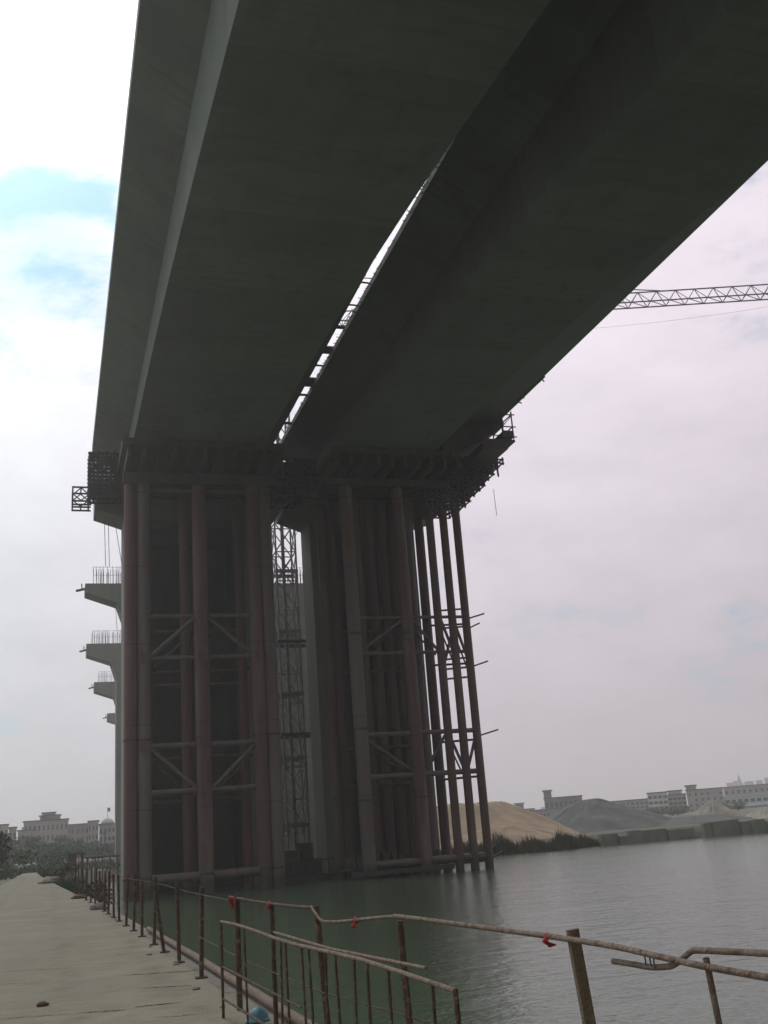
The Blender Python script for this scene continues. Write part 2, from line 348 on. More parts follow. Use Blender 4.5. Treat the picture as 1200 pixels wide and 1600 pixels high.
# ---------------------------------------------------------------- bridge girders
E0 = EYE.z
def zs(y):          # soffit height: haunched, deeper towards the camera's end
    d = max(0, 75 - max(y, -12)); return E0 + 29.6 - .0013 * d * d
def girder(name_label, tipL, boxL, boxR, tipR, y0, y1):
    root = thing('bridge_girder', name_label, 'bridge girder', 'parallel bridge girders overhead', (boxL, y1, 0))
    off = Vector((-boxL, -y1, 0))
    yy = lin(y0, y1, 3) + [y1]
    def P(x, y, z): return (x + off.x, y + off.y, z)
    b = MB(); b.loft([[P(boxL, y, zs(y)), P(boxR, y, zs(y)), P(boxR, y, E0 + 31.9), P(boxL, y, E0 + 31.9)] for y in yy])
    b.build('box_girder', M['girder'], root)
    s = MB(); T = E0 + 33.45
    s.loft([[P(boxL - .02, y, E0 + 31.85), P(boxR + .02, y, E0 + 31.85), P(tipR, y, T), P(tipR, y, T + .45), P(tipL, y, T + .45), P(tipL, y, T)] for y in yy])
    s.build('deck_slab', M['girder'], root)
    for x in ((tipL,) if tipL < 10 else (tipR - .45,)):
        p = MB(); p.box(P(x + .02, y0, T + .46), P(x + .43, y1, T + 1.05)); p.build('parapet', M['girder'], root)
    # drain pipe stubs
    return root
girder('left-hand concrete box girder with its grey underwing against the open sky', 2.86, 5.45, 15.6, 18.32, -55, 90)
girder('right-hand concrete box girder, its underside darkest along the narrow sky slot', 19.06, 21.8, 30.0, 36.85, -55, 88)
# ragged debris, ties and starter bars lying across the slot between the decks
for k, (Y, wdt) in enumerate([(56.5, .12), (59.5, .12), (63.2, .3), (66.5, .9), (69, .15), (72, 1.3), (74.5, .2), (80.5, .25)]):
    o = MB(); z = 37.0
    if wdt > .25: o.box((18.2, Y, z + .5), (19.3, Y + wdt * 1.2, z + .62))
    else: o.tube([(18.2, Y, z + .2), (18.8, Y + .1, z + .26), (19.3, Y + .15, z + .2)], wdt / 2, 6)
    if wdt > .25: lb = ['short dark board across the sky slot just above a scrap', 'wide dark board closing the sky slot midway', 'widest dark board across the sky slot, nearest the pier'][[.3, .9, 1.3].index(wdt)]; nm = 'plank'
    else: lb = {56.5: 'thin dark bar across the widest part of the sky slot', 59.5: 'thin dark bar just below the first bar across the sky slot', 69: 'thin bar across the sky slot between the two dark boards', 74.5: 'thicker bar across the sky slot just below the widest board', 80.5: 'lowest bar across the sky slot, where the slot closes at the pier'}[Y]; nm = 'tie_bar'
    tag(o.build(nm, M['darksteel']), lb, 'plank' if nm == 'plank' else 'bar', 'boards across the slot' if nm == 'plank' else 'bars across the slot')
rg = MB()   # rough edge bars projecting into the slot
for i in range(260):
    y = random.uniform(36, 86); z = 37.06 + random.uniform(0, .42); l = random.uniform(.04, .22)
    if random.random() < .75: rg.bar((19.07, y, z), (19.07 - l, y + random.uniform(-.1, .1), z + random.uniform(-.1, .1)), .04, .04)
    else: rg.bar((18.31, y, z), (18.31 + l * .6, y, z), .04)
tag(rg.build('starter_bars', M['rebar']), 'rough bar ends sticking out of deck edges along the sky slot', 'rebar', kind='stuff')

# ---------------------------------------------------------------- piers
def flare(tipX, kneeX, colX, colR, kneeR, tipR, zt, ztip, zk, zc):
    return [(colX, -2), (colX, zc), (kneeX, zk), (tipX, ztip), (tipX, zt), (tipR, zt), (tipR, ztip), (kneeR, zk), (colR, zc), (colR, -2)]
def pier(label, x0, cx0, cx1, x1, Y, D, zt, ztip, zk, group, kn=.8, dz=2.4, bars=0, shade_hollow=None):
    root = thing('bridge_pier', label, 'bridge pier', group, (cx0, Y, 0))
    c = MB()
    P = lambda l: [(x - cx0, z) for x, z in l]
    if shade_hollow:  # added hollow behind the side walls, shaped so the gap between them stays dark
        for a, b in ((cx0, shade_hollow[0]), (shade_hollow[1], cx1)): c.box((a - cx0, 0, -2), (b - cx0, D, zk - .01))
        a, b = shade_hollow[2] - cx0, shade_hollow[3] - cx0
        c.box((a, D + .01, -2), (a + .5, 11, zk + .9)); c.box((b - .5, D + .01, -2), (b, 11, zk + .9)); c.box((a + .51, 10.5, -2), (b - .51, 11, zk + .9)); c.box((a + .51, D + .03, zk + .2), (b - .51, 10.4, zk + .9))
    else: c.prism(P([(cx0, -2), (cx0, zk - dz), (cx0 - kn, zk - .01), (cx1 + kn, zk - .01), (cx1, zk - dz), (cx1, -2)]), 0, D)
    c.build('column', M['pier'], root)
    h = MB(); h.prism(P([(cx0 - kn, zk), (x0, ztip), (x0, zt), (x1, zt), (x1, ztip), (cx1 + kn, zk)]), -.02, D + .02)
    cap = h.build('pier_cap', M['pier'], root)
    if bars:
        r_ = MB()
        for i in range(bars):
            for yy in (.1, D * .5, D - .1):
                x = x0 - cx0 + .9 + (x1 - x0 - 1.8) * (i + random.uniform(-.3, .3)) / bars
                if random.random() < .13: continue
                r_.bar((x, yy, zt), (x + random.uniform(-.05, .05), yy, zt + 1.95), .05)
        for q in (.95, 1.85): r_.bar((x0 - cx0 + .9, .1, zt + q), (x1 - cx0 - .9, .1, zt + q), .03)
        tag(r_.build('starter_bars', M['rebar'], root), kind='stuff')
    for sx, xx in ((-1, x0 - cx0), (1, x1 - cx0)) if not shade_hollow else ():
        k = MB(); k.bar((xx - sx * .1, .5, (zt + ztip) / 2), (xx + sx * .95, .5, (zt + ztip) / 2 - .25), .25, .22)
        k.bar((xx + sx * .3, .5, (zt + ztip) / 2 - .2), (xx + sx * .35, .5, (zt + ztip) / 2 + .55), .12)
        k.build('bracket', M['darksteel'], root)
    return root
# main pair behind the pile towers
pier('grey concrete pier behind the left pile tower, under the left girder', 2.96, 5.27, 17.0, 18.4, 84, 3.4, E0 + 28.0, E0 + 26.7, E0 + 25.9, 'main river piers', kn=.0, dz=.5, shade_hollow=(7.2, 15.0, 6.4, 15.9))
pier('grey concrete pier behind the right pile tower, pale left edge showing', 18.75, 20.95, 30.5, 33.0, 84, 3.4, E0 + 28.0, E0 + 26.7, E0 + 25.9, 'main river piers', kn=.0, dz=.5, shade_hollow=(22.9, 29.3, 23.9, 30.3))
fl = [(113.9, 3.07, 90, 'nearest and highest of the capped piers seen left of the tower, rebar on top'),
      (153.2, 4.41, 90, 'second highest of the capped piers seen left of the tower, rebar on top'),
      (190.5, 6.87, 70, 'third of the capped piers seen left of the tower, shortest rebar on top'),
      (236.9, 11.4, 0, 'fourth of the capped piers seen left of the tower, bare flat cap'),
      (281.0, 17.0, 0, 'farthest capped pier left of the tower, only its bracket tip showing')]
for Y, x0, nb, lb in fl:
    pier(lb, x0, x0 + 4.19, x0 + 24.6, x0 + 28.8, Y, 3.0, E0 + 27.65 if Y < 120 else E0 + 28.3, E0 + 26.7, E0 + 25.5, 'approach piers in a line', bars=nb)

# ---------------------------------------------------------------- falsework towers of steel pipe piles
def pile(root, x, y, z1, r, m='pile', rings=(11.2, 19.4)):
    p = MB(); p.tube([(x, y, -2), (x, y, z1)], r, 20); o = p.build('pile', M[m], root)
    for z in rings: c = MB(); c.tube([(x, y, z), (x, y, z + .16)], r + .06, 20); c.build('collar', M['darksteel'], o)
    return o
def brace(root, a, b, r, m='pile_grey'):
    p = MB(); p.tube([a, b], r, 12); return p.build('brace', M[m], root)
def gus(root, x, y, z):
    p = MB(); p.box((x - .35, y - .80, z - .35), (x + .35, y - .76, z + .35)); p.build('gusset_plate', M['pile'], root)
T1 = thing('pile_tower', 'left falsework tower of reddish steel pipe piles with diagonal braces', 'falsework tower', loc=(0, 0, 0))
for x, r_, m in ((5.45, .50, 'pile'), (6.42, .50, 'pile_grey'), (10.75, .56, 'pile'), (15.05, .52, 'pile'), (15.98, .52, 'pile_grey')):
    pile(T1, x, 79, 30.7, r_, m, (1.3, 10.9))
for x in (6.9, 9.9, 10.95, 14.3, 15.5): pile(T1, x, 82, 30.7, .42, 'red_pipe', ())
for z, r_ in ((30.35, .16), (20.2, .17), (17.0, .17), (10.5, .2), (7.2, .2), (1.25, .32)):
    for a, b in ((6.9, 10.25), (11.25, 14.6)): brace(T1, (a, 79, z), (b, 79, z), r_)
for z in (19.6, 16.4, 15.4, 9.8, 6.6):
    for a, b in ((7.0, 9.9), (11.2, 14.3)): brace(T1, (a, 82, z), (b, 82, z), .14, 'pile')
for a, b in (((6.9, 17.1), (10.3, 20.1)), ((11.2, 20.1), (14.7, 17.1)), ((6.9, 10.3), (10.3, 7.3)), ((11.3, 7.3), (14.7, 10.4))):
    brace(T1, (a[0], 79, a[1]), (b[0], 79, b[1]), .16)
    brace(T1, (a[0] + .2, 82, a[1] - .6), (b[0] + .2, 82, b[1] - .6), .11, 'pile')
for x, z in ((10.75, 17.0), (10.75, 20.2), (10.75, 7.2), (10.75, 10.5), (6.42, 10.5), (15.05, 10.5), (6.42, 17.0), (15.05, 17.0)): gus(T1, x, 79.2, z)
for x in (5.45, 10.75, 15.98):
    for z in (1.25, 17, 20.2, 10.5, 7.2): brace(T1, (x, 79.3, z), (x, 81.7, z), .14, 'pile')
T2 = thing('pile_tower', 'right falsework tower with a cage of slender piles standing clear against the sky', 'falsework tower')
for x, r_, m in ((22.95, .54, 'pile_grey'), (27.45, .50, 'pile')): pile(T2, x, 79, 31.0, r_, m, (5.6, 11.0, 18.5))
for x, y, m in ((21.6, 82.6, 'pile'), (22.4, 83, 'red_pipe'), (24.6, 82, 'red_pipe'), (25.7, 82, 'pile'), (26.8, 82, 'red_pipe'), (27.9, 82, 'pile'), (29.1, 82, 'red_pipe'), (30.15, 81.6, 'pile'), (24.0, 80.6, 'pile'), (28.6, 80.4, 'pile_grey')):
    pile(T2, x, y, 30.6, .40, m, ())
for x in (30.2, 31.45, 32.66): pile(T2, x, 79, 29.3, .34, 'pile', ())
for x in (29.95, 31.2, 32.4): pass
for z, r_ in ((19.9, .13), (17.0, .14), (10.6, .18), (7.4, .20), (.95, .30)):
    for a, b in ((23.4, 27.0), (27.9, 29.9), (30.5, 31.15), (31.75, 32.36)): brace(T2, (a, 79, z), (b, 79, z), r_)
for z in (19.3, 16.0, 9.8, 6.9, .5):
    brace(T2, (22.4, 81.6, z), (29.5, 81.6, z), .13, 'pile'); brace(T2, (29.4, 79.6, z), (32.7, 79.6, z + .1), .09, 'pile')
for a, b in (((23.3, 10.3), (27.1, 7.6)), ((28.0, 7.6), (29.9, 10.3)), ((30.3, 10.3), (31.3, 7.6)), ((31.6, 7.6), (32.6, 10.3)), ((23.4, 17.2), (27.1, 19.7)), ((27.9, 19.7), (29.9, 17.2)), ((30.4, 19.8), (31.3, 16.9)), ((31.5, 19.8), (32.6, 16.0)), ((30.4, 16.0), (31.3, 18.6))):
    brace(T2, (a[0], 79, a[1]), (b[0], 79, b[1]), .12)
    brace(T2, (a[0] + .15, 79.9, a[1] - .5), (b[0] + .15, 79.9, b[1] - .3), .07, 'darksteel')
for z in (20.5, 19.0, 16.4, 15.6, 14.8):
    brace(T2, (30.3, 79.35, z), (32.7, 79.35, z + .15), .08, 'darksteel')
for z, l in ((19.9, 1.4), (19.1, .9), (15.9, 1.3), (10.3, 1.6), (.9, .9), (1.5, .5)):
    o = MB(); o.bar((32.9, 79, z - .15), (32.95 + l, 79, z + .25), .14, .12); o.build('outrigger', M['darksteel'], T2)
# caps beams and longitudinal beams on both towers
def headstock(root, x0, x1):
    for y in (78.6, 79.4, 81.7, 82.3):
        b = MB(); b.box((x0, y - .16, 30.75 if x0 < 20 else 31.02), (x1, y + .16, 31.65)); b.build('header_beam', M['falsework'], root)
    for i in range(int((x1 - x0) / 1.15) + 1):
        x = x0 + .2 + i * 1.15
        if x > x1 - .1: break
        b = MB(); b.box((x - .13, 75.2, 31.66), (x + .13, 83.9, 32.5)); b.box((x - .25, 75.1, 32.5), (x + .25, 83.9, 32.58)); b.build('bearer', M['falsework'], root)
headstock(T1, 4.9, 16.9); headstock(T2, 21.2, 32.2)
for x0, x1, sd, lb in ((4.6, 17.2, 0, 'dark timber formwork wrapped round the end of the left girder'), (20.9, 31.6, 1, 'dark timber formwork wrapped round the end of the right girder')):
    b = MB(); b.box((x0, 75, 32.6), (x1, 83.9, 33.12))
    b.box((x0 + .4, 87.5, 31.7), (x1 - .4, 87.7, 35.4))
    for i in range(12): b.box((x0 + .3 + i * (x1 - x0 - .8) / 11, 74.85, 32.7), (x0 + .42 + i * (x1 - x0 - .8) / 11, 74.99, 33.0))
    tag(b.build('formwork', M['plywood']), lb, 'formwork')

wf = MB(); wf.prism([(31.1, 33.15), (34.6, 34.6), (36.9, 36.3), (36.9, 36.9), (36.4, 36.85), (31.1, 35.35)], 76.5, 86)
tag(wf.build('formwork', M['plywood']), 'dark sloping formwork under the outer wing of the right girder', 'formwork')
def scaffold(root, x0, x1, y0, y1, z0, z1, dx, dy, dz, r=.05, lower=None, jitter=.0, planks=True, diag=.25):
    t = MB(); X = lin(x0, x1, dx) + [x1]; Yv = lin(y0, y1, dy) + [y1]; Z = lin(z0, z1, dz) + [z1]
    lo = lower or (lambda x: z0)
    for x in X:
        for y in Yv: t.bar((x + random.uniform(-jitter, jitter), y, lo(x)), (x + random.uniform(-jitter, jitter), y, z1 + random.uniform(0, .3)), 2 * r)
    for z in Z:
        ok = [x for x in X if lo(x) <= z + .01]
        if len(ok) > 1:
            for y in Yv: t.bar((min(ok) - .15, y, z), (max(ok) + .15, y, z + random.uniform(-.03, .03)), 2 * r)
        for x in ok: t.bar((x, y0 - .15, z), (x, y1 + .15, z), 2 * r)
    for i in range(len(X) - 1):
        for k in range(len(Z) - 1):
            if lo(X[i]) <= Z[k] + .01 and lo(X[i + 1]) <= Z[k] + .01 and random.random() < diag:
                a, b = (X[i], X[i + 1]) if random.random() < .5 else (X[i + 1], X[i]); t.bar((a, Yv[0], Z[k]), (b, Yv[0], Z[k + 1]), 2 * r)
    t.build('scaffold_tubes', M['darksteel'], root)
    if planks:
        p = MB()
        for z in Z[::2]:
            ok = [x for x in X if lo(x) <= z + .01]
            if len(ok) > 1: p.box((min(ok), y0, z + .06), (max(ok), y1, z + .12))
        if p.v: p.build('plank_deck', M['plywood'], root)
    return root
sL = thing('scaffold', 'dense dark scaffold cage on the left end of the left pier cap', 'scaffold')
scaffold(sL, 2.45, 5.1, 81.8, 83.4, 30.6, 34.3, .33, 1.6, .33, .078, diag=.35, jitter=.05, planks=False)
pL = thing('scaffold', 'small open lattice platform sticking out left of the left pier cap', 'scaffold')
t = MB()
for y in (81.6, 83.2):
    for z in (29.85, 30.15, 31.3): t.bar((1.1, y, z), (2.6, y, z), .12)
    for x in (1.16, 2.4): t.bar((x, y, 29.8), (x, y, 31.35), .12)
    for a, b in (((1.2, 30.7), (1.8, 31.25)), ((1.8, 31.25), (2.4, 30.7)), ((2.4, 30.7), (1.8, 30.2)), ((1.8, 30.2), (1.2, 30.7))): t.bar((a[0], y, a[1]), (b[0], y, b[1]), .08)
for x in (1.16, 1.8, 2.4):
    for z in (29.85, 31.3): t.bar((x, 81.6, z), (x, 83.2, z), .1)
t.build('lattice_frame', M['darksteel'], pL)
sM = thing('scaffold', 'dark scaffold filling the gap between the two pier caps', 'scaffold')
scaffold(sM, 16.3, 20.9, 80.6, 84.0, 30.7, 34.0, .55, 1.5, .42, .07, diag=.5, jitter=.08, planks=False, lower=lambda x: 30.7 if (x > 17.1 and x < 20.3) else 31.7)
tb = MB()
for i in range(5): tb.box((16.5 + i * .95, 80.9, 31.0 + .5 * (i % 3)), (17.2 + i * .95, 83.6, 31.5 + .5 * (i % 3)))
tb.build('timber_stack', M['plywood'], sM)
sR = thing('scaffold', 'stepped scaffold cage hanging under the right wing by the slender piles', 'scaffold')
scaffold(sR, 29.9, 37.4, 78.6, 81.2, 29.2, 33.9, .5, 1.3, .36, .055, diag=.55, jitter=.06, planks=False, lower=lambda x: 29.2 + max(0, (x - 33.3)) * 1.02)
sR2 = thing('scaffold', 'small access platform clipped to the outer edge of the right wing', 'scaffold')
t = MB()
for y in (74, 76.0):
    for x in (35.6, 36.5): t.bar((x, y, 34.0), (x, y, 36.5), .09)
    for z in (34.2, 35.1, 36.2): t.bar((35.4, y, z), (36.8, y, z), .08)
    t.bar((35.6, y, 35.1), (36.5, y, 36.1), .06)
for x in (35.6, 36.5):
    for z in (34.2, 35.1, 36.2): t.bar((x, 74, z), (x, 76, z), .08)
t.box((34.0, 74, 33.75), (36.6, 76, 33.95)); t.box((33.7, 74, 33.1), (35.9, 78.5, 33.74)); t.box((35.65, 74, 34.25), (36.5, 75.9, 34.75))
t.bar((35.6, 76.2, 33.6), (35.75, 76.2, 31.4), .12); t.build('platform_frame', M['darksteel'], sR2)
ln = MB(); random.seed(3)
for i in range(34):
    y = 68 + i * .42; ln.bar((36.8, y, 37.0), (36.75 + random.uniform(.1, .4), y + random.uniform(-.1, .1), 36.95 + random.uniform(-.2, .5)), .08)
ln.box((36.7, 68, 36.93), (36.87, 82, 37.03))
tag(ln.build('edge_rail', M['darksteel']), 'ragged row of short brackets along the right girder outer edge', 'edge brackets')
for i, (p0, p1, lb) in enumerate([((163, 805, 83), (165, 885, 84), 'left one of the three thin cables hanging by the left pier cap'), ((169, 808, 83), (171, 885, 84), 'middle one of the three thin cables hanging by the left pier cap'), ((178, 806, 83), (190, 880, 83.5), 'slanting thin cable hanging nearest the left pier column'),
                                  ((771, 765, 79), (776, 805, 79), 'short loose cable end hanging under the stepped scaffold'), ((180, 940, 110), (183, 985, 112), 'thin cable hanging below the highest approach pier cap'), ((475, 805, 90), (460, 842, 95), 'thin cable slanting from the right pier cap to the crane mast')]):
    c = MB(); c.tube([atY(*p0), atY(*p1)], .025, 5); tag(c.build('cable', M['wire']), lb, 'cable', 'hanging cables')

# ---------------------------------------------------------------- tower crane
CR = thing('tower_crane', 'tower crane, mast between the piers and lattice jib reaching right', 'tower crane', loc=(21.65, 98, 0))
JZ = E0 + 51.8; jd = Vector((1, -.304, 0)).normalized(); jn = Vector((-jd.y, jd.x, 0))
def lattice(m, base, axis, side, up, L, wd, hh, step, r, tri=False):
    base = Vector(base)
    if tri: cs = [side * (-wd / 2), side * (wd / 2), up * hh]
    else: cs = [side * (-wd / 2) - up * hh / 2, side * (wd / 2) - up * hh / 2, side * (wd / 2) + up * hh / 2, side * (-wd / 2) + up * hh / 2]
    n = len(cs); k = max(1, round(L / step))
    for c in cs: m.bar(base + c, base + c + axis * L, r * 2)
    for i in range(k):
        a, b = axis * (L * i / k), axis * (L * (i + 1) / k); mid = axis * (L * (i + .5) / k)
        for j in range(n):
            p, q = cs[j], cs[(j + 1) % n]
            if tri: 
                top = cs[2]; 
                if j == 0: m.bar(base + p + a, base + q + a, r * 1.2); m.bar(base + p + a, base + q + b, r * 1.1)
                else:
                    lowc = p if p is not top else q
                    m.bar(base + lowc + a, base + top + mid, r * 1.2); m.bar(base + top + mid, base + lowc + b, r * 1.2)
            else:
                m.bar(base + p + a, base + q + a, r * 1.3); m.bar(base + p + a, base + q + b, r * 1.2)
                m.bar(base + q + a, base + p + b, r * 1.2)
m = MB(); lattice(m, (0, 0, .8), Vector((0, 0, 1)), Vector((1, 0, 0)), Vector((0, 1, 0)), JZ - 2.2, 2.0, 2.0, 2.9, .075)
for z in range(3, 50, 6): m.box((-1.12, -1.12, z + 1.2), (1.12, -1.0, z + 1.55)); m.box((-1.12, 1.0, z + 1.2), (1.12, 1.12, z + 1.55))
m.build('mast', M['crane'], CR)
m = MB(); m.box((-.25, -.25, 1), (.05, .05, JZ - 4)); m.build('ladder', M['crane'], CR)
m = MB(); lattice(m, Vector((0, 0, JZ)) + jd * 1.2, jd, jn, Vector((0, 0, 1)), 62, 1.35, 1.45, 2.1, .055, True)
j = m.build('jib', M['crane'], CR)
m = MB(); lattice(m, Vector((0, 0, JZ)) - jd * 1.2, -jd, jn, Vector((0, 0, 1)), 11, 1.2, 1.0, 1.8, .07, True); m.build('counter_jib', M['crane'], CR)
m = MB(); c = Vector((0, 0, JZ)) - jd * 10; m.box((c.x - 1, c.y - 1, c.z - 1.8), (c.x + 1, c.y + 1, c.z + .3)); m.build('counterweight', M['wallc'], CR)
m = MB()
for s in (-1, 1): m.bar(Vector((0, 0, JZ)) + jn * s * .7 + jd * .8, Vector((0, 0, JZ + 6.5)), .14); m.bar(Vector((0, 0, JZ)) + jn * s * .7 - jd * .8, Vector((0, 0, JZ + 6.5)), .14)
m.build('apex_frame', M['crane'], CR)
m = MB(); m.tube([Vector((0, 0, JZ + 6.5)), Vector((0, 0, JZ + 1.5)) + jd * 42], .06, 6); m.tube([Vector((0, 0, JZ + 6.5)), Vector((0, 0, JZ + 1)) - jd * 10], .06, 6); m.build('tie_rod', M['crane'], CR)
m = MB(); m.tube([Vector((0, 0, JZ - .5)) + jd * (1 + 58 * t) + Vector((0, 0, -2.0 * 4 * t * (1 - t))) for t in [i / 20 for i in range(21)]], .012, 5); m.build('hoist_rope', M['wire'], CR)
m = MB(); m.box((.9, -2.4, JZ - 2.4), (2.3, -1.1, JZ - .4)); m.build('cab', M['crane'], CR)
for z in (21.2, 12.4): m = MB(); m.box((-1.3, -1.35, z), (2.5, -1.15, z + .3)); m.box((-1.3, 1.15, z), (2.5, 1.35, z + .3)); m.bar((2.2, -1.2, z + .1), (2.2, -10.4, z + .1), .22); m.build('wall_tie', M['darksteel'], CR)
m = MB(); m.box((-2.6, -2.6, -2.0), (2.6, 2.6, .8)); m.build('foundation', M['pier'], CR)
# scaffold stair tower seen through the slit beside the right pier
st = thing('scaffold', 'tall thin scaffold stair seen through the bright slit between the piers', 'scaffold', loc=(0, 0, 0))
scaffold(st, 25.6, 28.2, 104, 106.5, 0, 30, .65, 1.25, 1.0, .045, diag=.6, planks=True)
# work barge with plant at the foot of the mast
bg_ = thing('work_barge', 'dark work barge cluttered with plant at the foot of the crane mast', 'barge', loc=(0, 0, 0))
m = MB(); m.box((16.6, 83, -.5), (21.6, 95, .55)); m.build('hull', M['darksteel'], bg_)
m = MB(); m.box((17.2, 84, .55), (18.8, 86, 2.4)); m.box((18.9, 84.4, .55), (20.6, 87, 1.7)); m.box((19.0, 84.2, 1.7), (19.9, 86, 2.9)); m.tube([(17.5, 85, 2.4), (17.5, 85, 3.4)], .08, 8); m.box((16.8, 83.2, .55), (17.15, 88, 1.1)); m.build('generator', M['falsework'], bg_)
m = MB()
for i in range(9): m.tube([(16.7, 83.1 + i * 1.4, .55), (16.7, 83.1 + i * 1.4, 1.6)], .04, 6); m.tube([(16.6 + i * .6, 83.05, .55), (16.6 + i * .6, 83.05, 1.6)], .04, 6)
m.tube([(16.7, 83.1, 1.6), (16.7, 94.5, 1.6)], .04, 6); m.tube([(16.6, 83.05, 1.6), (21.5, 83.05, 1.6)], .04, 6); m.build('handrail', M['rust'], bg_)
wp = thing('work_platform', 'low dark walkway with stacked gear at the foot of the right pile tower', 'work platform')
m = MB(); m.box((21.3, 78.0, .25), (29.4, 78.35, .6)); m.box((21.3, 79.7, .62), (29.6, 81.4, .75)); m.build('walkway', M['darksteel'], wp)
m = MB(); random.seed(5)
for i in range(11): x = 21.6 + i * .7; h = random.uniform(.3, 1.1); m.box((x, 79.9, .76), (x + random.uniform(.3, .6), 81.0, .76 + h))
m.build('stacked_gear', M['falsework'], wp)

# ---------------------------------------------------------------- fence along the trestle
def fx(y): return redge(y) - .03
FN = thing('fence', 'rusty pipe and post fence along the right edge of the haul road', 'fence')
posts = [13.9, 15.9, 17.6, 19.1, 21.0, 22.6, 24.2, 25.9, 27.4, 29.1, 30.6, 32.4, 34.3, 36.2, 38.2, 40.2, 42.4, 44.6]
for i, y in enumerate(posts):
    p = MB(); dx = random.uniform(-.04, .04); r_ = .028
    if i == 2: dx = -.16
    p.tube([(fx(y), y, 1.9), (fx(y) + dx, y + random.uniform(-.05, .05), 3.02 + random.uniform(-.02, .06))], r_, 8)
    p.box((fx(y) - .07, y - .07, 2.0), (fx(y) + .07, y + .07, 2.02)); p.build('post', M['rust'], FN)
def npost(x, y, z1, r_, m='rust', lx=0, z0=1.6, name='post', sq=False):
    p = MB()
    if sq: p.bar((x, y, z0), (x + lx, y, z1), sq[0], sq[1])
    else: p.tube([(x, y, z0), (x + lx, y, z1)], r_, 10)
    return p.build(name, M[m], FN)
npost(1.80, 11.05, 3.06, .030); npost(1.9, 9.75, 3.03, .021); npost(2.03, 8.25, 3.07, .024, lx=-.08)
npost(2.16, 6.7, 3.03, .023, 'rust', lx=-.04)
npost(2.47, 4.75, 3.08, .04, 'postwood', lx=-.12, sq=(.055, .03), z0=1.5)
npost(2.52, 3.79, 3.03, .013, 'rustpale', lx=-.09, z0=1.5)
npost(2.66, 3.24, 3.16, .03, 'rust', lx=.0, z0=1.5)
def fpt(px, py, o=0):
    """point of the fence's own vertical plane seen at a given place"""
    r_ = ray(px, py); y = 6.0
    for _ in range(40): y = max(.8, (2.75 - 0) / (r_.x / r_.y) * .0 + (fenceX(y) + o) / (r_.x / r_.y))
    return EYE + r_ * (y / r_.y)
def fenceX(y):
    P = [(0, 2.9), (3.3, 2.55), (3.8, 2.4), (4.75, 2.31), (6.65, 2.09), (8.2, 1.93), (9.7, 1.88), (11.6, 1.75), (14, 1.8), (20, 1.7), (45, .95)]
    for (a, b), (c, d) in zip(P, P[1:]):
        if y <= c: return b + (d - b) * (y - a) / (c - a)
    return P[-1][1]
def rail(pts, r_, m, name='rail', o=0):
    q = [fpt(x, y, o) for x, y in pts]; c = []
    for i in range(len(q) - 1):      # Catmull-Rom smoothing
        p0, p1, p2, p3 = q[max(i - 1, 0)], q[i], q[i + 1], q[min(i + 2, len(q) - 1)]
        for k in range(5):
            t = k / 5; c.append(.5 * ((2 * p1) + (p2 - p0) * t + (2 * p0 - 5 * p1 + 4 * p2 - p3) * t * t + (3 * p1 - p0 - 3 * p2 + p3) * t ** 3))
    c.append(q[-1]); b = MB(); b.tube(c, r_, 8); return b.build(name, M[m], FN)
rail([(358, 1401), (409, 1410), (450, 1415), (486, 1418)], .012, 'rust')
rail([(486, 1416), (494, 1428), (504, 1439), (530, 1440), (560, 1437), (600, 1433), (622, 1432)], .011, 'rustpale')
rail([(616, 1431), (680, 1439), (760, 1450), (850, 1462), (885, 1467), (960, 1479), (1040, 1497), (1090, 1508), (1150, 1519), (1230, 1533)], .0135, 'rustpale')
rail([(958, 1502), (985, 1506), (1015, 1511), (1045, 1510), (1060, 1503), (1078, 1488), (1090, 1485), (1140, 1487), (1200, 1490), (1260, 1494)], .0125, 'rustpale', o=.015)
w_ = MB()
for (x, y) in ((1008, 1494), (1016, 1497), (1022, 1500)):
    c = fpt(x, y + 4, .008); w_.tube([c + Vector((.0, 0.02 * cos(a), .022 * sin(a))) + Vector((.01 * cos(a), 0, 0)) for a in [k * pi / 5 for k in range(11)]], .0025, 5)
w_.build('tie_wire', M['wire'], FN)
b = MB(); b.tube([(fx(y) , y, 2.98 + .015 * sin(y * 3)) for y in [11.4] + posts], .0055, 8); b.build('rail', M['rust'], FN)
b = MB(); b.tube([(fx(y) - .02, y, 2.47 + .015 * sin(y * 2)) for y in [4.8, 6.7, 8.2, 9.7, 11.0, 13.9]], .006, 8); b.build('rail', M['rust'], FN)
# barrier panel standing on the road in front of the fence
BP = thing('barrier_panel', 'long rusty barrier panel of thin vertical bars standing before the fence', 'barrier')
A = Vector((1.585, 10.70, 2.85)); B = Vector((1.84, 5.02, 2.85)); dirv = (B - A)
def pan(px):      # where along the panel a bar stands
    k = ray(px, 1480); rr = k.x / k.y
    # A.x + t*dx = rr*(A.y + t*dy)
    return (rr * A.y - A.x) / (dirv.x - rr * dirv.y)
for px in (343, 382, 439, 446, 471, 482, 508, 523, 552, 572, 604, 632, 671, 711):
    t = max(0, min(1, pan(px + (0 if px < 600 else 0)))); P = A + dirv * t; q = MB()
    q.tube([(P.x + random.uniform(-.02, .02), P.y, 2.0), (P.x, P.y, 2.85)], .0095 if 343 < px < 700 else .014, 8); q.build('bar', M['rust'], BP)
q = MB(); q.tube([A + dirv * (i / 8) + Vector((0, 0, .012 * sin(i * 1.3))) for i in range(9)], .0135, 8); q.build('top_rail', M['rustpale'], BP)
q = MB(); q.tube([A + dirv * .33 + Vector((.06, 0, .012)), A + dirv * .6 + Vector((.07, 0, .0)), A + dirv * .9 + Vector((.08, 0, .03))], .011, 8); q.build('rail', M['rustpale'], BP)
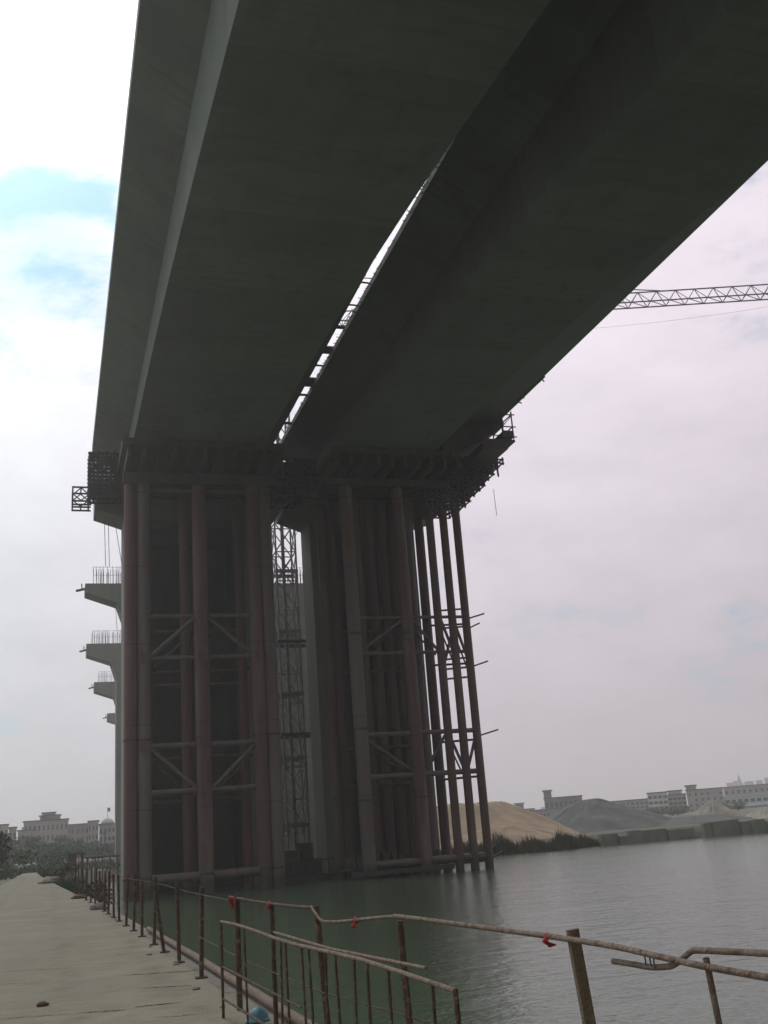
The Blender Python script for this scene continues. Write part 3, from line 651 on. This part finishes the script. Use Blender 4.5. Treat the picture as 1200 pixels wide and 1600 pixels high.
q = MB(); q.tube([A + Vector((0, 0, -.68)), B + Vector((0, 0, -.68))], .010, 8); q.build('bottom_rail', M['rust'], BP)
q = MB(); q.tube([A + Vector((0, 0, -.40)), A + dirv * .5 + Vector((0, 0, -.42))], .009, 8); q.build('rail', M['rust'], BP)

def ribbon(c, s, lb, seed):
    random.seed(seed); m = MB(); n = 6; vs = []
    for side in (-.006, .006):
        for i in range(n + 1):
            t = i / n; wv = .03 * sin(t * 5 + seed)
            vs += [(c[0] - s * .4 + wv * .5, c[1] + side, c[2] - s * t), (c[0] + s * (.45 - .2 * t) + wv, c[1] + side + wv * .4, c[2] - s * t * .9)]
    k = 2 * (n + 1)
    fs = [(2 * i, 2 * i + 1, 2 * i + 3, 2 * i + 2) for i in range(n)] + [(k + 2 * i, k + 2 * i + 2, k + 2 * i + 3, k + 2 * i + 1) for i in range(n)]
    fs += [(2 * i, 2 * i + 2, k + 2 * i + 2, k + 2 * i) for i in range(n)] + [(2 * i + 1, k + 2 * i + 1, k + 2 * i + 3, 2 * i + 3) for i in range(n)]
    m.add(vs, fs); m.tube([(c[0], c[1] - .015, c[2] + .005), (c[0], c[1] + .02, c[2] + .01)], .012, 6)
    tag(m.build('ribbon', M['ribbon']), lb, 'ribbon', 'red ribbons tied to the fence')
P = fpt(556, 1437); ribbon((P.x, P.y, P.z), .055, 'red ribbon tied midway along the sagging rail over the water', 1)
P = fpt(422, 1411); ribbon((P.x, P.y, P.z), .05, 'small red ribbon on the rail between the two farther posts', 2)
P = fpt(854, 1464); ribbon((P.x, P.y - .02, P.z), .045, 'dark red ribbon on the rail beside the square post', 3)
P = fpt(364, 1403); ribbon((P.x, P.y - .05, P.z), .10, 'red ribbon drooping from the thick far post of the fence', 4)
q = MB(); P = atZ(403, 1597, 2.0); n = 10; rings = []
for i in range(8):
    a = pi / 2 * i / 7; rings.append([(P.x + cos(2 * pi * k / 18) * .088 * cos(a) * 1.15, P.y + sin(2 * pi * k / 18) * .088 * cos(a), 2.006 + .02 + .10 * sin(a)) for k in range(18)])
q.loft([[(P.x + cos(2 * pi * k / 18) * .115, P.y + sin(2 * pi * k / 18) * .105, 2.006) for k in range(18)], [(P.x + cos(2 * pi * k / 18) * .112, P.y + sin(2 * pi * k / 18) * .102, 2.022) for k in range(18)]] + rings)
q.sm = [True] * len(q.sm)
tag(q.build('hard_hat', M['blue']), 'rounded pale blue plastic cap on the ground at the foot of the barrier', 'hard hat')
# loose stones and rubbish along the road edge
random.seed(9)
def rock(name, x, y, z, s, m, lb, cat, grp):
    q = MB(); vs = []; 
    for i in range(5):
        for k in range(8):
            a = pi * (i + .5) / 5; r_ = s * random.uniform(.75, 1.1)
            vs.append((x + r_ * sin(a) * cos(k * pi / 4) * 1.3, y + r_ * sin(a) * sin(k * pi / 4), z + r_ * .55 * cos(a)))
    q.loft([vs[i * 8:(i + 1) * 8] for i in range(5)]); return tag(q.build(name, M[m]), lb, cat, grp)
for i in range(9):
    y = random.uniform(9, 30); rock('stone', redge(y) - random.uniform(.05, .28), y, 2.01, random.uniform(.02, .05), 'edge', 'small loose stone lying along the right edge of the road', 'stone', 'loose stones at the road edge')
rock('stone', *atZ(66, 1569, 2.02), .06, 'brick', 'brown flat lump lying alone on the near road surface', 'stone', None)
rock('stone', *atZ(124, 1402, 2.04), .22, 'brick', 'reddish block at the road edge where the fence begins', 'stone', None)
rock('stone', *atZ(78, 1377, 2.1), .5, 'palegravel', 'pale slab among dark rubble at the far right road edge', 'stone', None)
rock('stone', *atZ(155, 1418, 2.05), .22, 'edge', 'grey block beside the first fence posts', 'stone', None)

# ---------------------------------------------------------------- plants
def leaves(m, cx, cy, cz, rx, ry, rz, n, s, lumps=7):
    cl = [(cx + random.uniform(-.6, .6) * rx, cy + random.uniform(-.6, .6) * ry, cz + random.uniform(-.55, .6) * rz, random.uniform(.35, .6)) for _ in range(lumps)]
    for _ in range(n):
        x0, y0, z0, q = random.choice(cl)
        while True:
            d = Vector((random.uniform(-1, 1), random.uniform(-1, 1), random.uniform(-1, 1)))
            if .25 < d.length < 1: break
        p = Vector((x0 + d.x * rx * q, y0 + d.y * ry * q, z0 + d.z * rz * q))
        a = Vector((random.uniform(-1, 1), random.uniform(-1, 1), random.uniform(-1, 1))).normalized(); b = a.orthogonal().normalized()
        k = s * random.uniform(.6, 1.3); m.add([p - a * k, p + b * k * .6, p + a * k, p - b * k * .6], [(0, 1, 2, 3)])
def tree(x, y, z, h, w, lb, leaf='leaf', n=520, grp='trees on the left bank', s=.32):
    root = thing('tree', lb, 'tree', grp, (x, y, z)); t = MB(); t.tube([(0, 0, -.3), (.1, 0, h * .45), (0, .1, h * .8)], h * .035, 8, h * .012)
    for i in range(5):
        a = random.uniform(0, 6.28); z0 = h * random.uniform(.3, .6); t.tube([(0, 0, z0), (cos(a) * w * .35, sin(a) * w * .35, z0 + h * .25)], h * .014, 6, h * .005)
    t.build('trunk', M['bark'], root)
    c = MB(); leaves(c, 0, 0, h * .62, w * .62, w * .62, h * .42, n, s, 9); c.build('crown', M[leaf], root, fix=False)
random.seed(21)
tl = [(4, 1312, 'leftmost bluish tree on the left bank, cut by the frame'), (18, 1318, 'second tree from the left frame edge, low and rounded'), (33, 1314, 'bluish tree in front of the grey annex'), (50, 1308, 'taller tree before the left end of the hotel-like block'),
      (66, 1312, 'tree before the stepped centre of the long pink block'), (80, 1316, 'low tree under the stepped parapet of the pink block'), (95, 1306, 'tall round tree left of the brown shed'), (108, 1309, 'tree directly above the brown shed'), (123, 1307, 'tree just right of the brown shed'),
      (138, 1316, 'low tree between shed and domed building'), (153, 1318, 'tree below the domed building, left side'), (168, 1320, 'small tree below the dome'), (183, 1316, 'tree hidden partly by the left pile tower')]
for i, (px, py, lb) in enumerate(tl):
    Y = 205 + 14 * ((i * 7) % 5); b0 = atY(px, py, Y); zt = b0.z; z0 = 1.2
    tree(b0.x, Y, z0, max(3, zt - z0), 4.6 + (i % 3) * .7, lb, 'leaf2' if i % 3 else 'leaf', 600, s=.36)
random.seed(33)
def bush(x, y, z, rx, rz, lb, leaf='leaf', n=500, s=.13, ry=None, grp=None, cat='bush'):
    c = MB(); leaves(c, 0, 0, rz * .55, rx, ry or rx, rz * .6, n, s, 8)
    for i in range(5): a = i * 1.3; c.tube([(0, 0, -.1), (cos(a) * rx * .4, sin(a) * rx * .4, rz * .6)], .03, 5)
    o = c.build('bush', M[leaf], None, fix=False); o.location = (x, y, z); return tag(o, lb, cat, grp)
bush(-4.4, 84, 1.9, 2.0, 3.6, 'dark scrub bush at the left frame edge beside the road', 'scrub', 1300, .14, 12)
bush(-3.6, 112, 1.6, 2.4, 2.4, 'green bush closing the left side of the road end', 'leaf', 900, .18, 5)
bush(-.3, 121, 1.4, 3.0, 2.0, 'low green bush beyond the end of the road', 'leaf', 900, .18, 4)
bush(.9, 88, 1.4, 1.1, 1.2, 'dark brown scrub heap on the right of the road end', 'scrub', 900, .12, 4)
bush(1.7, 66, 1.1, .9, .9, 'scrub between road and water, where the fence starts', 'scrub', 900, .11, 6)
bush(1.2, 106, 1.3, 1.2, 1.2, 'green bush just left of the brown shed foot', 'leaf', 700, .14, 4)
bush(8.5, 137, 1.0, 2.8, 1.6, 'wide green bank bush behind the dark pipe rail', 'leaf', 1000, .16, 3)
bush(2.0, 50, 1.2, .8, 1.0, 'low dry scrub at the water side of the road near the far posts', 'scrub', 700, .09, 5)
# undergrowth, one spread of grass on the left bank
gm = MB(); random.seed(4)
for i in range(9000):
    y = random.uniform(104, 200); x = random.uniform(-30, 34)
    if y < bank(x) + 1 and x > redge(y) + 1.2: continue
    if -3.5 < x < -1 and y < 106: continue
    h = random.uniform(.25, .9); a = random.uniform(0, 3.14); z = land(x, y) - .05; dx, dy = cos(a) * .12, sin(a) * .12
    gm.add([(x - dx, y - dy, z), (x + dx, y + dy, z), (x + dx * .2 + random.uniform(-.2, .2), y, z + h)], [(0, 1, 2)])
for i in range(7000):
    y = random.uniform(45, 110); x = redge(y) + random.uniform(.0, 1.9); h = random.uniform(.1, .55) ; a = random.uniform(0, 3.14); z = land(x, y) - .03
    if z < 0: continue
    dx, dy = cos(a) * .05, sin(a) * .05; gm.add([(x - dx, y - dy, z), (x + dx, y + dy, z), (x + random.uniform(-.2, .2), y, z + h)], [(0, 1, 2)])
tag(gm.build('grass', M['leaf'], fix=False), 'rough green undergrowth on the left bank', 'grass', kind='stuff')
rm = MB()
for i in range(19000):
    x = random.uniform(38, 60) if i < 15000 else random.uniform(58, 110); y = bank(x) + random.uniform(-1.0, 1.8); k = (1 if x < 53 else max(.28, (60 - x) / 7)); h = random.uniform(.8, 2.1) * k * (.75 + .25 * sin(x * 1.7) + .2 * sin(x * .6)); z = max(-.2, land(x, y) - .1); a = random.uniform(0, 3.14)
    dx, dy = cos(a) * .05, sin(a) * .05; rm.add([(x - dx, y - dy, z), (x + dx, y + dy, z), (x + random.uniform(-.25, .25), y + .1, z + h)], [(0, 1, 2)])
tag(rm.build('reeds', M['reed'], fix=False), 'dark reed belt along the far shore below the sand heaps', 'reeds', kind='stuff')

# ---------------------------------------------------------------- far right bank
from mathutils import noise
def heap(lb, x, y, z, rx, ry, h, m, grp, flat=.0, seed=0, sk=0):
    c = MB(); n = 96; rg_ = 34; vs = [(x + sk * rx, y, z + h)]; 
    for i in range(1, rg_ + 1):
        t = i / rg_
        for k in range(n):
            a = 2 * pi * k / n; e = 1 + .16 * noise.noise(Vector((cos(a) * 1.5 + seed, sin(a) * 1.5, 0)))
            hh = h * (1 - sm(flat, 1.05, t) ** 1 * .5 - .5 * t) * 1.0 if t < 1 else -.5
            hh = h * max(-.05, (1 - t ** 1.15)) if not flat else h * min(1, (1 - t) / (1 - flat)) if t > flat else h * (1 - .04 * t)
            hh += .05 * h * noise.noise(Vector((cos(a) * t * 4 + seed, sin(a) * t * 4, 3))) + .075 * h * noise.noise(Vector((a * 7 + seed, t * 2.5, 5))) * min(1, 3 * t) + .02 * h * noise.noise(Vector((cos(a) * t * 16, sin(a) * t * 16, seed)))
            vs.append((x + cos(a) * rx * t * e + sk * rx * (1 - t), y + sin(a) * ry * t * e, z + hh))
    fs = [(0, 1 + k, 1 + (k + 1) % n) for k in range(n)]
    for i in range(rg_ - 1): fs += [(1 + i * n + k, 1 + (i + 1) * n + k, 1 + (i + 1) * n + (k + 1) % n, 1 + i * n + (k + 1) % n) for k in range(n)]
    c.add(vs, fs, True); return tag(c.build('sand_heap' if m == 'sand' else 'gravel_heap', M[m]), lb, 'heap', grp)
G = 'heaps of sand and gravel on the far shore'
heap('big golden sand heap right beside the slender piles', 48.5, 122, 1.0, 13.5, 10, 4.6, 'sand', G, .30, 1)
heap('low pale sand apron in front of the big golden heap', 48.6, 112, .9, 9.0, 5, 1.9, 'sand', G, .2, 2)
heap('big dark grey gravel heap in the middle of the far shore', 68.6, 127, 1.0, 13.5, 10, 4.2, 'gravel', G, .10, 3, -.1)
heap('long low grey heap running right from the big gravel heap', 79.5, 121, 1.0, 9.5, 7, 1.2, 'gravel', G, .3, 4)
heap('small pointed pale heap left of the blue roofed shed', 84.0, 124, 1.0, 4.5, 4, 3.0, 'palegravel', G, 0, 5)
heap('small sandy mound in front of the blue roofed shed', 88.5, 119, 1.0, 4.5, 3.5, 1.6, 'palegravel', G, .1, 6)
heap('low pale mound at the right frame edge', 101, 122, 1.0, 11, 5, 3.0, 'palegravel', G, .3, 7)
heap('small tan mound before the low pale mound at the frame edge', 99, 115, 1.0, 3.2, 2.4, 1.4, 'palegravel', G, .1, 8)
wl = thing('retaining_wall', 'low jagged concrete retaining wall along the right part of the far shore', 'retaining wall')
random.seed(12)
x = 57.0
while x < 125:
    l = random.uniform(.8, 3.6); h = 1.15 + random.uniform(-.3, .25) + .3 * sm(57, 70, x); o = MB(); yb = bank(x) - 1.2 + random.uniform(-.12, .12)
    o.box((x, yb, -1), (x + l - .05, yb + .6, h)); o.build('wall_panel', M['wallc'], wl); x += l
random.seed(15)
def blk(lb, px0, px1, pyt, Y, D, wallm, floors, bays, roof='roofdark', cat='building', grp='buildings on the far shore', z0=.5, par=.5, pyt2=None, name='building', win=(.55, .5), extra=None, floor_h=None, skip=0):
    """block whose near face spans two sightlines at its own distance"""
    a = atY(px0, pyt, Y); b = atY(px1, pyt2 or pyt - (px1 - px0) * .075, Y)
    th = math.atan2((a.x + b.x) / 2, Y); rr = math.hypot((a.x + b.x) / 2, Y); nv = Vector((sin(th), cos(th), 0))     # the front is square to the river
    ra, rb = ray(px0, pyt), ray(px1, pyt2 or pyt - (px1 - px0) * .075)
    a = EYE + ra * (rr / ra.dot(nv)); b = EYE + rb * (rr / rb.dot(nv)); zt = (a.z + b.z) / 2
    root = thing(name, lb, cat, grp, (a.x, a.y, z0)); root.rotation_euler.z = -th; W_ = (b - a).to_2d().length; H = zt - z0
    m = MB(); m.box((0, 0, -1), (W_, D, H)); m.build('wall', M[wallm], root)
    m = MB(); m.box((-.25, -.25, H), (W_ + .25, D + .25, H + .3)); m.build('roof', M[roof], root)
    if floors:
        fh = floor_h or min(3.4, (H - .6) / floors)
        for f in range(floors):
            zc = H - .5 - fh * (f + .5)
            if zc < 0: continue
            for k in range(bays):
                if random.random() < skip: continue
                xc = W_ * (k + .5) / bays; ww = W_ / bays * win[0]; wh = fh * win[1]
                q = MB(); q.box((xc - ww / 2, -.06, zc - wh / 2), (xc + ww / 2, .1, zc + wh / 2)); q.build('window', M['glass'], root)
    if extra: extra(root, W_, D, H)
    return root
def tower_top(x0, x1, h, m='bdark', cap=True):
    def f(root, W_, D, H):
        q = MB(); q.box((W_ * x0, .5, H + .3), (W_ * x1, D * .6, H + .3 + h)); q.build('roof_tower', M[m], root)
        q = MB(); q.box((W_ * x0 - .4, .1, H + .3 + h), (W_ * x1 + .4, D * .6 + .4, H + .6 + h)); q.build('tower_roof', M['roofdark'], root)
    return f
blk('dark flat roofed building with a small tower behind the sand heaps', 850, 909, 1248, 330, 20, 'bdark', 2, 8, extra=tower_top(.0, .2, 2.2), pyt2=1244)
blk('low grey wing with two rows of windows below the dark building', 815, 905, 1268, 320, 16, 'bgrey', 3, 14, pyt2=1262, floor_h=3.0)
blk('small pale hut roof left of the dark building', 795, 835, 1267, 345, 12, 'bwhite', 1, 5, extra=tower_top(.25, .6, 1.8, 'bgrey'), pyt2=1264)
blk('distant low house just right of the slender piles', 772, 800, 1263, 350, 12, 'bgrey', 1, 3, extra=tower_top(.3, .7, 1.0, 'bdark'), pyt2=1261)
blk('long grey three storey building behind the gravel heap', 900, 1013, 1255, 345, 18, 'bgrey', 4, 16, pyt2=1251)
blk('white banded four storey block with wide windows, left half', 1011, 1042, 1240, 318, 16, 'bwhite', 4, 4, win=(.75, .5), pyt2=1238)
blk('white banded four storey block with wide windows, right half', 1043, 1071, 1244, 321, 16, 'bcream', 4, 4, win=(.75, .5), pyt2=1240, extra=tower_top(.05, .8, 1.0, 'bwhite'))
blk('tall cream block with sparse windows and a small roof tower', 1072, 1129, 1236, 312, 18, 'bcream', 4, 6, win=(.3, .45), extra=tower_top(.0, .28, 1.2, 'bcream'), pyt2=1231, skip=.2)
blk('cream building continuing behind the long white hall', 1130, 1260, 1231, 340, 18, 'bcream', 3, 14, win=(.4, .45), pyt2=1221)
blk('white two storey hall with a row of dark windows', 1131, 1270, 1245, 292, 14, 'bwhite', 2, 14, roof='roofpale', win=(.7, .5), pyt2=1236)
blk('long low shed with a pale blue sheet roof', 1140, 1290, 1262, 262, 12, 'bcream', 1, 8, roof='roofpale', pyt2=1250)
blk('small low shed with a bright blue sheet roof', 1084, 1127, 1280, 230, 9, 'bwhite', 1, 4, roof='roofblue', pyt2=1277)
blk('thin blue edged shed tucked behind the sandy mound', 1060, 1085, 1285, 250, 9, 'bcream', 1, 3, roof='roofblue', pyt2=1283)
random.seed(2)
for i, (px, w_, py, lb) in enumerate([(1135, 12, 1224, 'faint skyline tower left of the spire'), (1146, 9, 1221, 'faint skyline block just left of the spire'), (1163, 14, 1222, 'faint skyline block just right of the spire'), (1181, 10, 1220, 'faint skyline tower second right of the spire'), (1194, 12, 1216, 'tallest faint skyline tower at the frame edge'), (845, 8, 1262, 'faint skyline roof left of the dark tower')]):
    blk(lb, px, px + w_, py, 900, 20, 'bgrey', 0, 0, grp='faint skyline far away')
sp = thing('spire', 'thin pointed spire on the faint skyline', 'spire', loc=(0, 0, 0)); a = atY(1154, 1213, 890)
q = MB(); q.tube([(a.x, 890, 0), (a.x, 890, a.z - 7)], 3.5, 8); q.build('shaft', M['bgrey'], sp)
q = MB(); q.tube([(a.x, 890, a.z - 7), (a.x, 890, a.z + 2)], 2.5, 8, .1); q.build('tip', M['bgrey'], sp)
random.seed(44)
for px, py, Y, w_, lb in ((1045, 1262, 235, 5.5, 'tree left of the bright blue roof'), (1030, 1266, 240, 4.5, 'tree behind the right end of the gravel heap'), (1058, 1268, 238, 4.5, 'low tree nearest the left end of the bright blue roof'), (1133, 1262, 240, 5.5, 'tree between the blue roof and the long pale shed'), (1152, 1268, 236, 5, 'tree in front of the long pale shed'), (1012, 1270, 250, 5, 'dark tree at the crest edge of the gravel heap')):
    a = atY(px, py, Y); tree(a.x, Y, .9, max(2.5, a.z - .9), w_, lb, 'leaf', 520, 'trees on the far shore', .34)

# ---------------------------------------------------------------- left bank buildings
def steps(root, W_, D, H):
    for x0, x1, h in ((.0, .30, 1.0), (.28, .62, 1.9), (.35, .50, 3.1)):
        q = MB(); q.box((W_ * x0, .3 - h * .1, H + .3), (W_ * x1, 6, H + .3 + h)); q.build('parapet_block', M['bpink'], root)
        q = MB(); q.box((W_ * x0 - .4, -.1 - h * .1, H + .3 + h), (W_ * x1 + .4, 6.4, H + .6 + h)); q.build('cornice', M['bdark'], root)
    q = MB(); q.box((-.1, -.3, H - 2.2), (W_ + .1, 0, H - 1.8)); q.build('string_course', M['bdark'], root)
GL = 'buildings beyond the trees on the left bank'
blk('long pinkish hotel-like block with a stepped central parapet', 35, 140, 1292, 335, 18, 'bpink', 4, 14, grp=GL, win=(.4, .5), pyt2=1290, extra=None, par=0)
blk('stepped taller centre section of the pinkish block', 37, 107, 1284, 332, 14, 'bpink', 4, 10, grp=GL, win=(.4, .5), pyt2=1281, extra=lambda r, W_, D, H: [
    (lambda q: (q.box((W_ * a0, .4, H + .3), (W_ * a1, 8, H + .3 + h)), q.build('parapet_block', M['bpink'], r)))(MB()) for a0, a1, h in ((.36, .82, 1.1), (.41, .70, 1.9))] + [
    (lambda q: (q.box((W_ * a0 - .3, .1, H + .3 + h), (W_ * a1 + .3, 8.3, H + .55 + h)), q.build('cornice', M['bdark'], r)))(MB()) for a0, a1, h in ((.36, .82, 1.1), (.41, .70, 1.9))])
blk('pinkish corner pavilion right of the stepped block', 138, 154, 1284, 331, 12, 'bpink', 4, 3, grp=GL, win=(.4, .5), pyt2=1283)
blk('grey annex left of the pinkish block', 28, 52, 1299, 325, 12, 'bgrey', 2, 4, grp=GL, pyt2=1297)
blk('pale building with twin roof ledges at the left frame edge', -20, 13, 1291, 328, 12, 'bpink', 3, 5, grp=GL, pyt2=1289)
blk('lower pale wing beside the building at the left frame edge', 14, 26, 1294, 331, 12, 'bpink', 3, 2, grp=GL, pyt2=1293)
dm = blk('bluish building with a small dome and a flag on top', 155, 174, 1289, 318, 12, 'bgrey', 4, 3, grp=GL, pyt2=1288)
blk('pale block right of the dome, cut by the pile tower', 174, 215, 1287, 333, 14, 'bpink', 4, 6, grp=GL, win=(.4, .5), pyt2=1285)
a = atY(155, 1289, 318); b = atY(174, 1288, 318); cxm = 1.0 + .38 * (b.x - a.x); Hh = (a.z + b.z) / 2 - .5 + .3; q = MB()
q.loft([[(cxm + 1.9 * cos(e) * cos(k * pi / 8), 6 + 1.9 * cos(e) * sin(k * pi / 8), Hh + 1.7 * sin(e)) for k in range(16)] for e in (0, .4, .8, 1.2, 1.5)]); q.sm = [True] * len(q.sm); q.build('dome', M['bwhite'], dm)
q = MB(); q.tube([(cxm, 6, Hh + 1.6), (cxm, 6, Hh + 4.6)], .08, 6); q.box((cxm, 5.95, Hh + 3.4), (cxm + .8, 6.05, Hh + 4.5)); q.build('flag', M['bdark'], dm)
# street lamps by the domed building
for px, lb in ((164, 'dark lamp post in front of the domed building'), (179, 'lamp post right of the dome, nearer the pile tower')):
    a = atY(px, 1302 if px == 164 else 1310, 190); rt = thing('street_lamp', lb, 'street lamp', 'lamp posts on the left bank', (a.x, 190, 1.2)); q = MB(); q.tube([(0, 0, 0), (0, 0, a.z - 1.2)], .1, 8); q.build('post', M['wire'], rt)
    q = MB(); q.box((-.9, -.12, a.z - 1.25), (.1, .12, a.z - 1.1)); q.build('lamp_head', M['wire'], rt)
a = atY(8, 1306, 150); rt = thing('street_lamp', 'dark floodlight cluster at the left frame edge above the trees', 'street lamp', None, (a.x, 150, 1.2))
q = MB(); q.tube([(0, 0, 0), (0, 0, a.z - 1.2)], .07, 8); q.build('post', M['wire'], rt); q = MB()
for i in range(3): q.bar((-.7 + i * .4, 0, a.z - 1.25), (-.3 + i * .4, 0, a.z - .95), .18)
q.build('lamp_head', M['wire'], rt)
# brown shed and pipe rail at the bank
a = atY(106, 1363, 108); b = atY(131, 1334, 108); sh = thing('shed', 'brown open fronted shed on the left bank by the water', 'shed', loc=(a.x, 108, 0)); W_ = b.x - a.x; H = b.z
q = MB(); q.box((0, 0, 1), (W_ * .55, .15, H)); q.box((W_ * .8, 0, 1), (W_, .15, H)); q.box((0, .15, 1), (.12, 2.4, H)); q.box((W_ - .12, .15, 1), (W_, 2.4, H)); q.build('wall', M['brick'], sh)
q = MB(); q.box((-.15, -.2, H), (W_ + .15, 2.6, H + .14)); q.build('roof', M['roofdark'], sh)
pr = thing('pipe_rail', 'dark horizontal pipe on posts right of the brown shed', 'pipe rail', loc=(0, 0, 0))
a = atY(133, 1340, 112); b = atY(192, 1336, 112); q = MB(); q.tube([a, b], .11, 8); q.build('pipe', M['brick'], pr)
for i in range(5):
    p = a.lerp(b, (i + .3) / 5); q = MB(); q.tube([(p.x, 112, -1), (p.x, 112, p.z)], .08, 8); q.build('post', M['brick'], pr)
heap('low dark earth mound on the right of the road end', 0.9, 92, 1.3, 1.6, 7, 1.2, 'dirt', None, .2, 11)

# ---------------------------------------------------------------- air
h = MB(); h.box((-2700, -600, -3.5), (2700, 2700, 66)); hz = h.build('haze', None or M['wire'])
hm = bpy.data.materials.new('haze_air'); hm.use_nodes = True; t = hm.node_tree; t.nodes.clear()
pv = t.nodes.new('ShaderNodeVolumePrincipled'); pv.inputs['Color'].default_value = (1.0, .965, .97, 1); pv.inputs['Density'].default_value = .0008
pv.inputs['Anisotropy'].default_value = .5
ou = t.nodes.new('ShaderNodeOutputMaterial'); t.links.new(pv.outputs[0], ou.inputs['Volume'])
hz.data.materials.clear(); hz.data.materials.append(hm); hz.visible_shadow = True
tag(hz, 'pale haze lying over the river and its far banks', 'haze', kind='stuff')
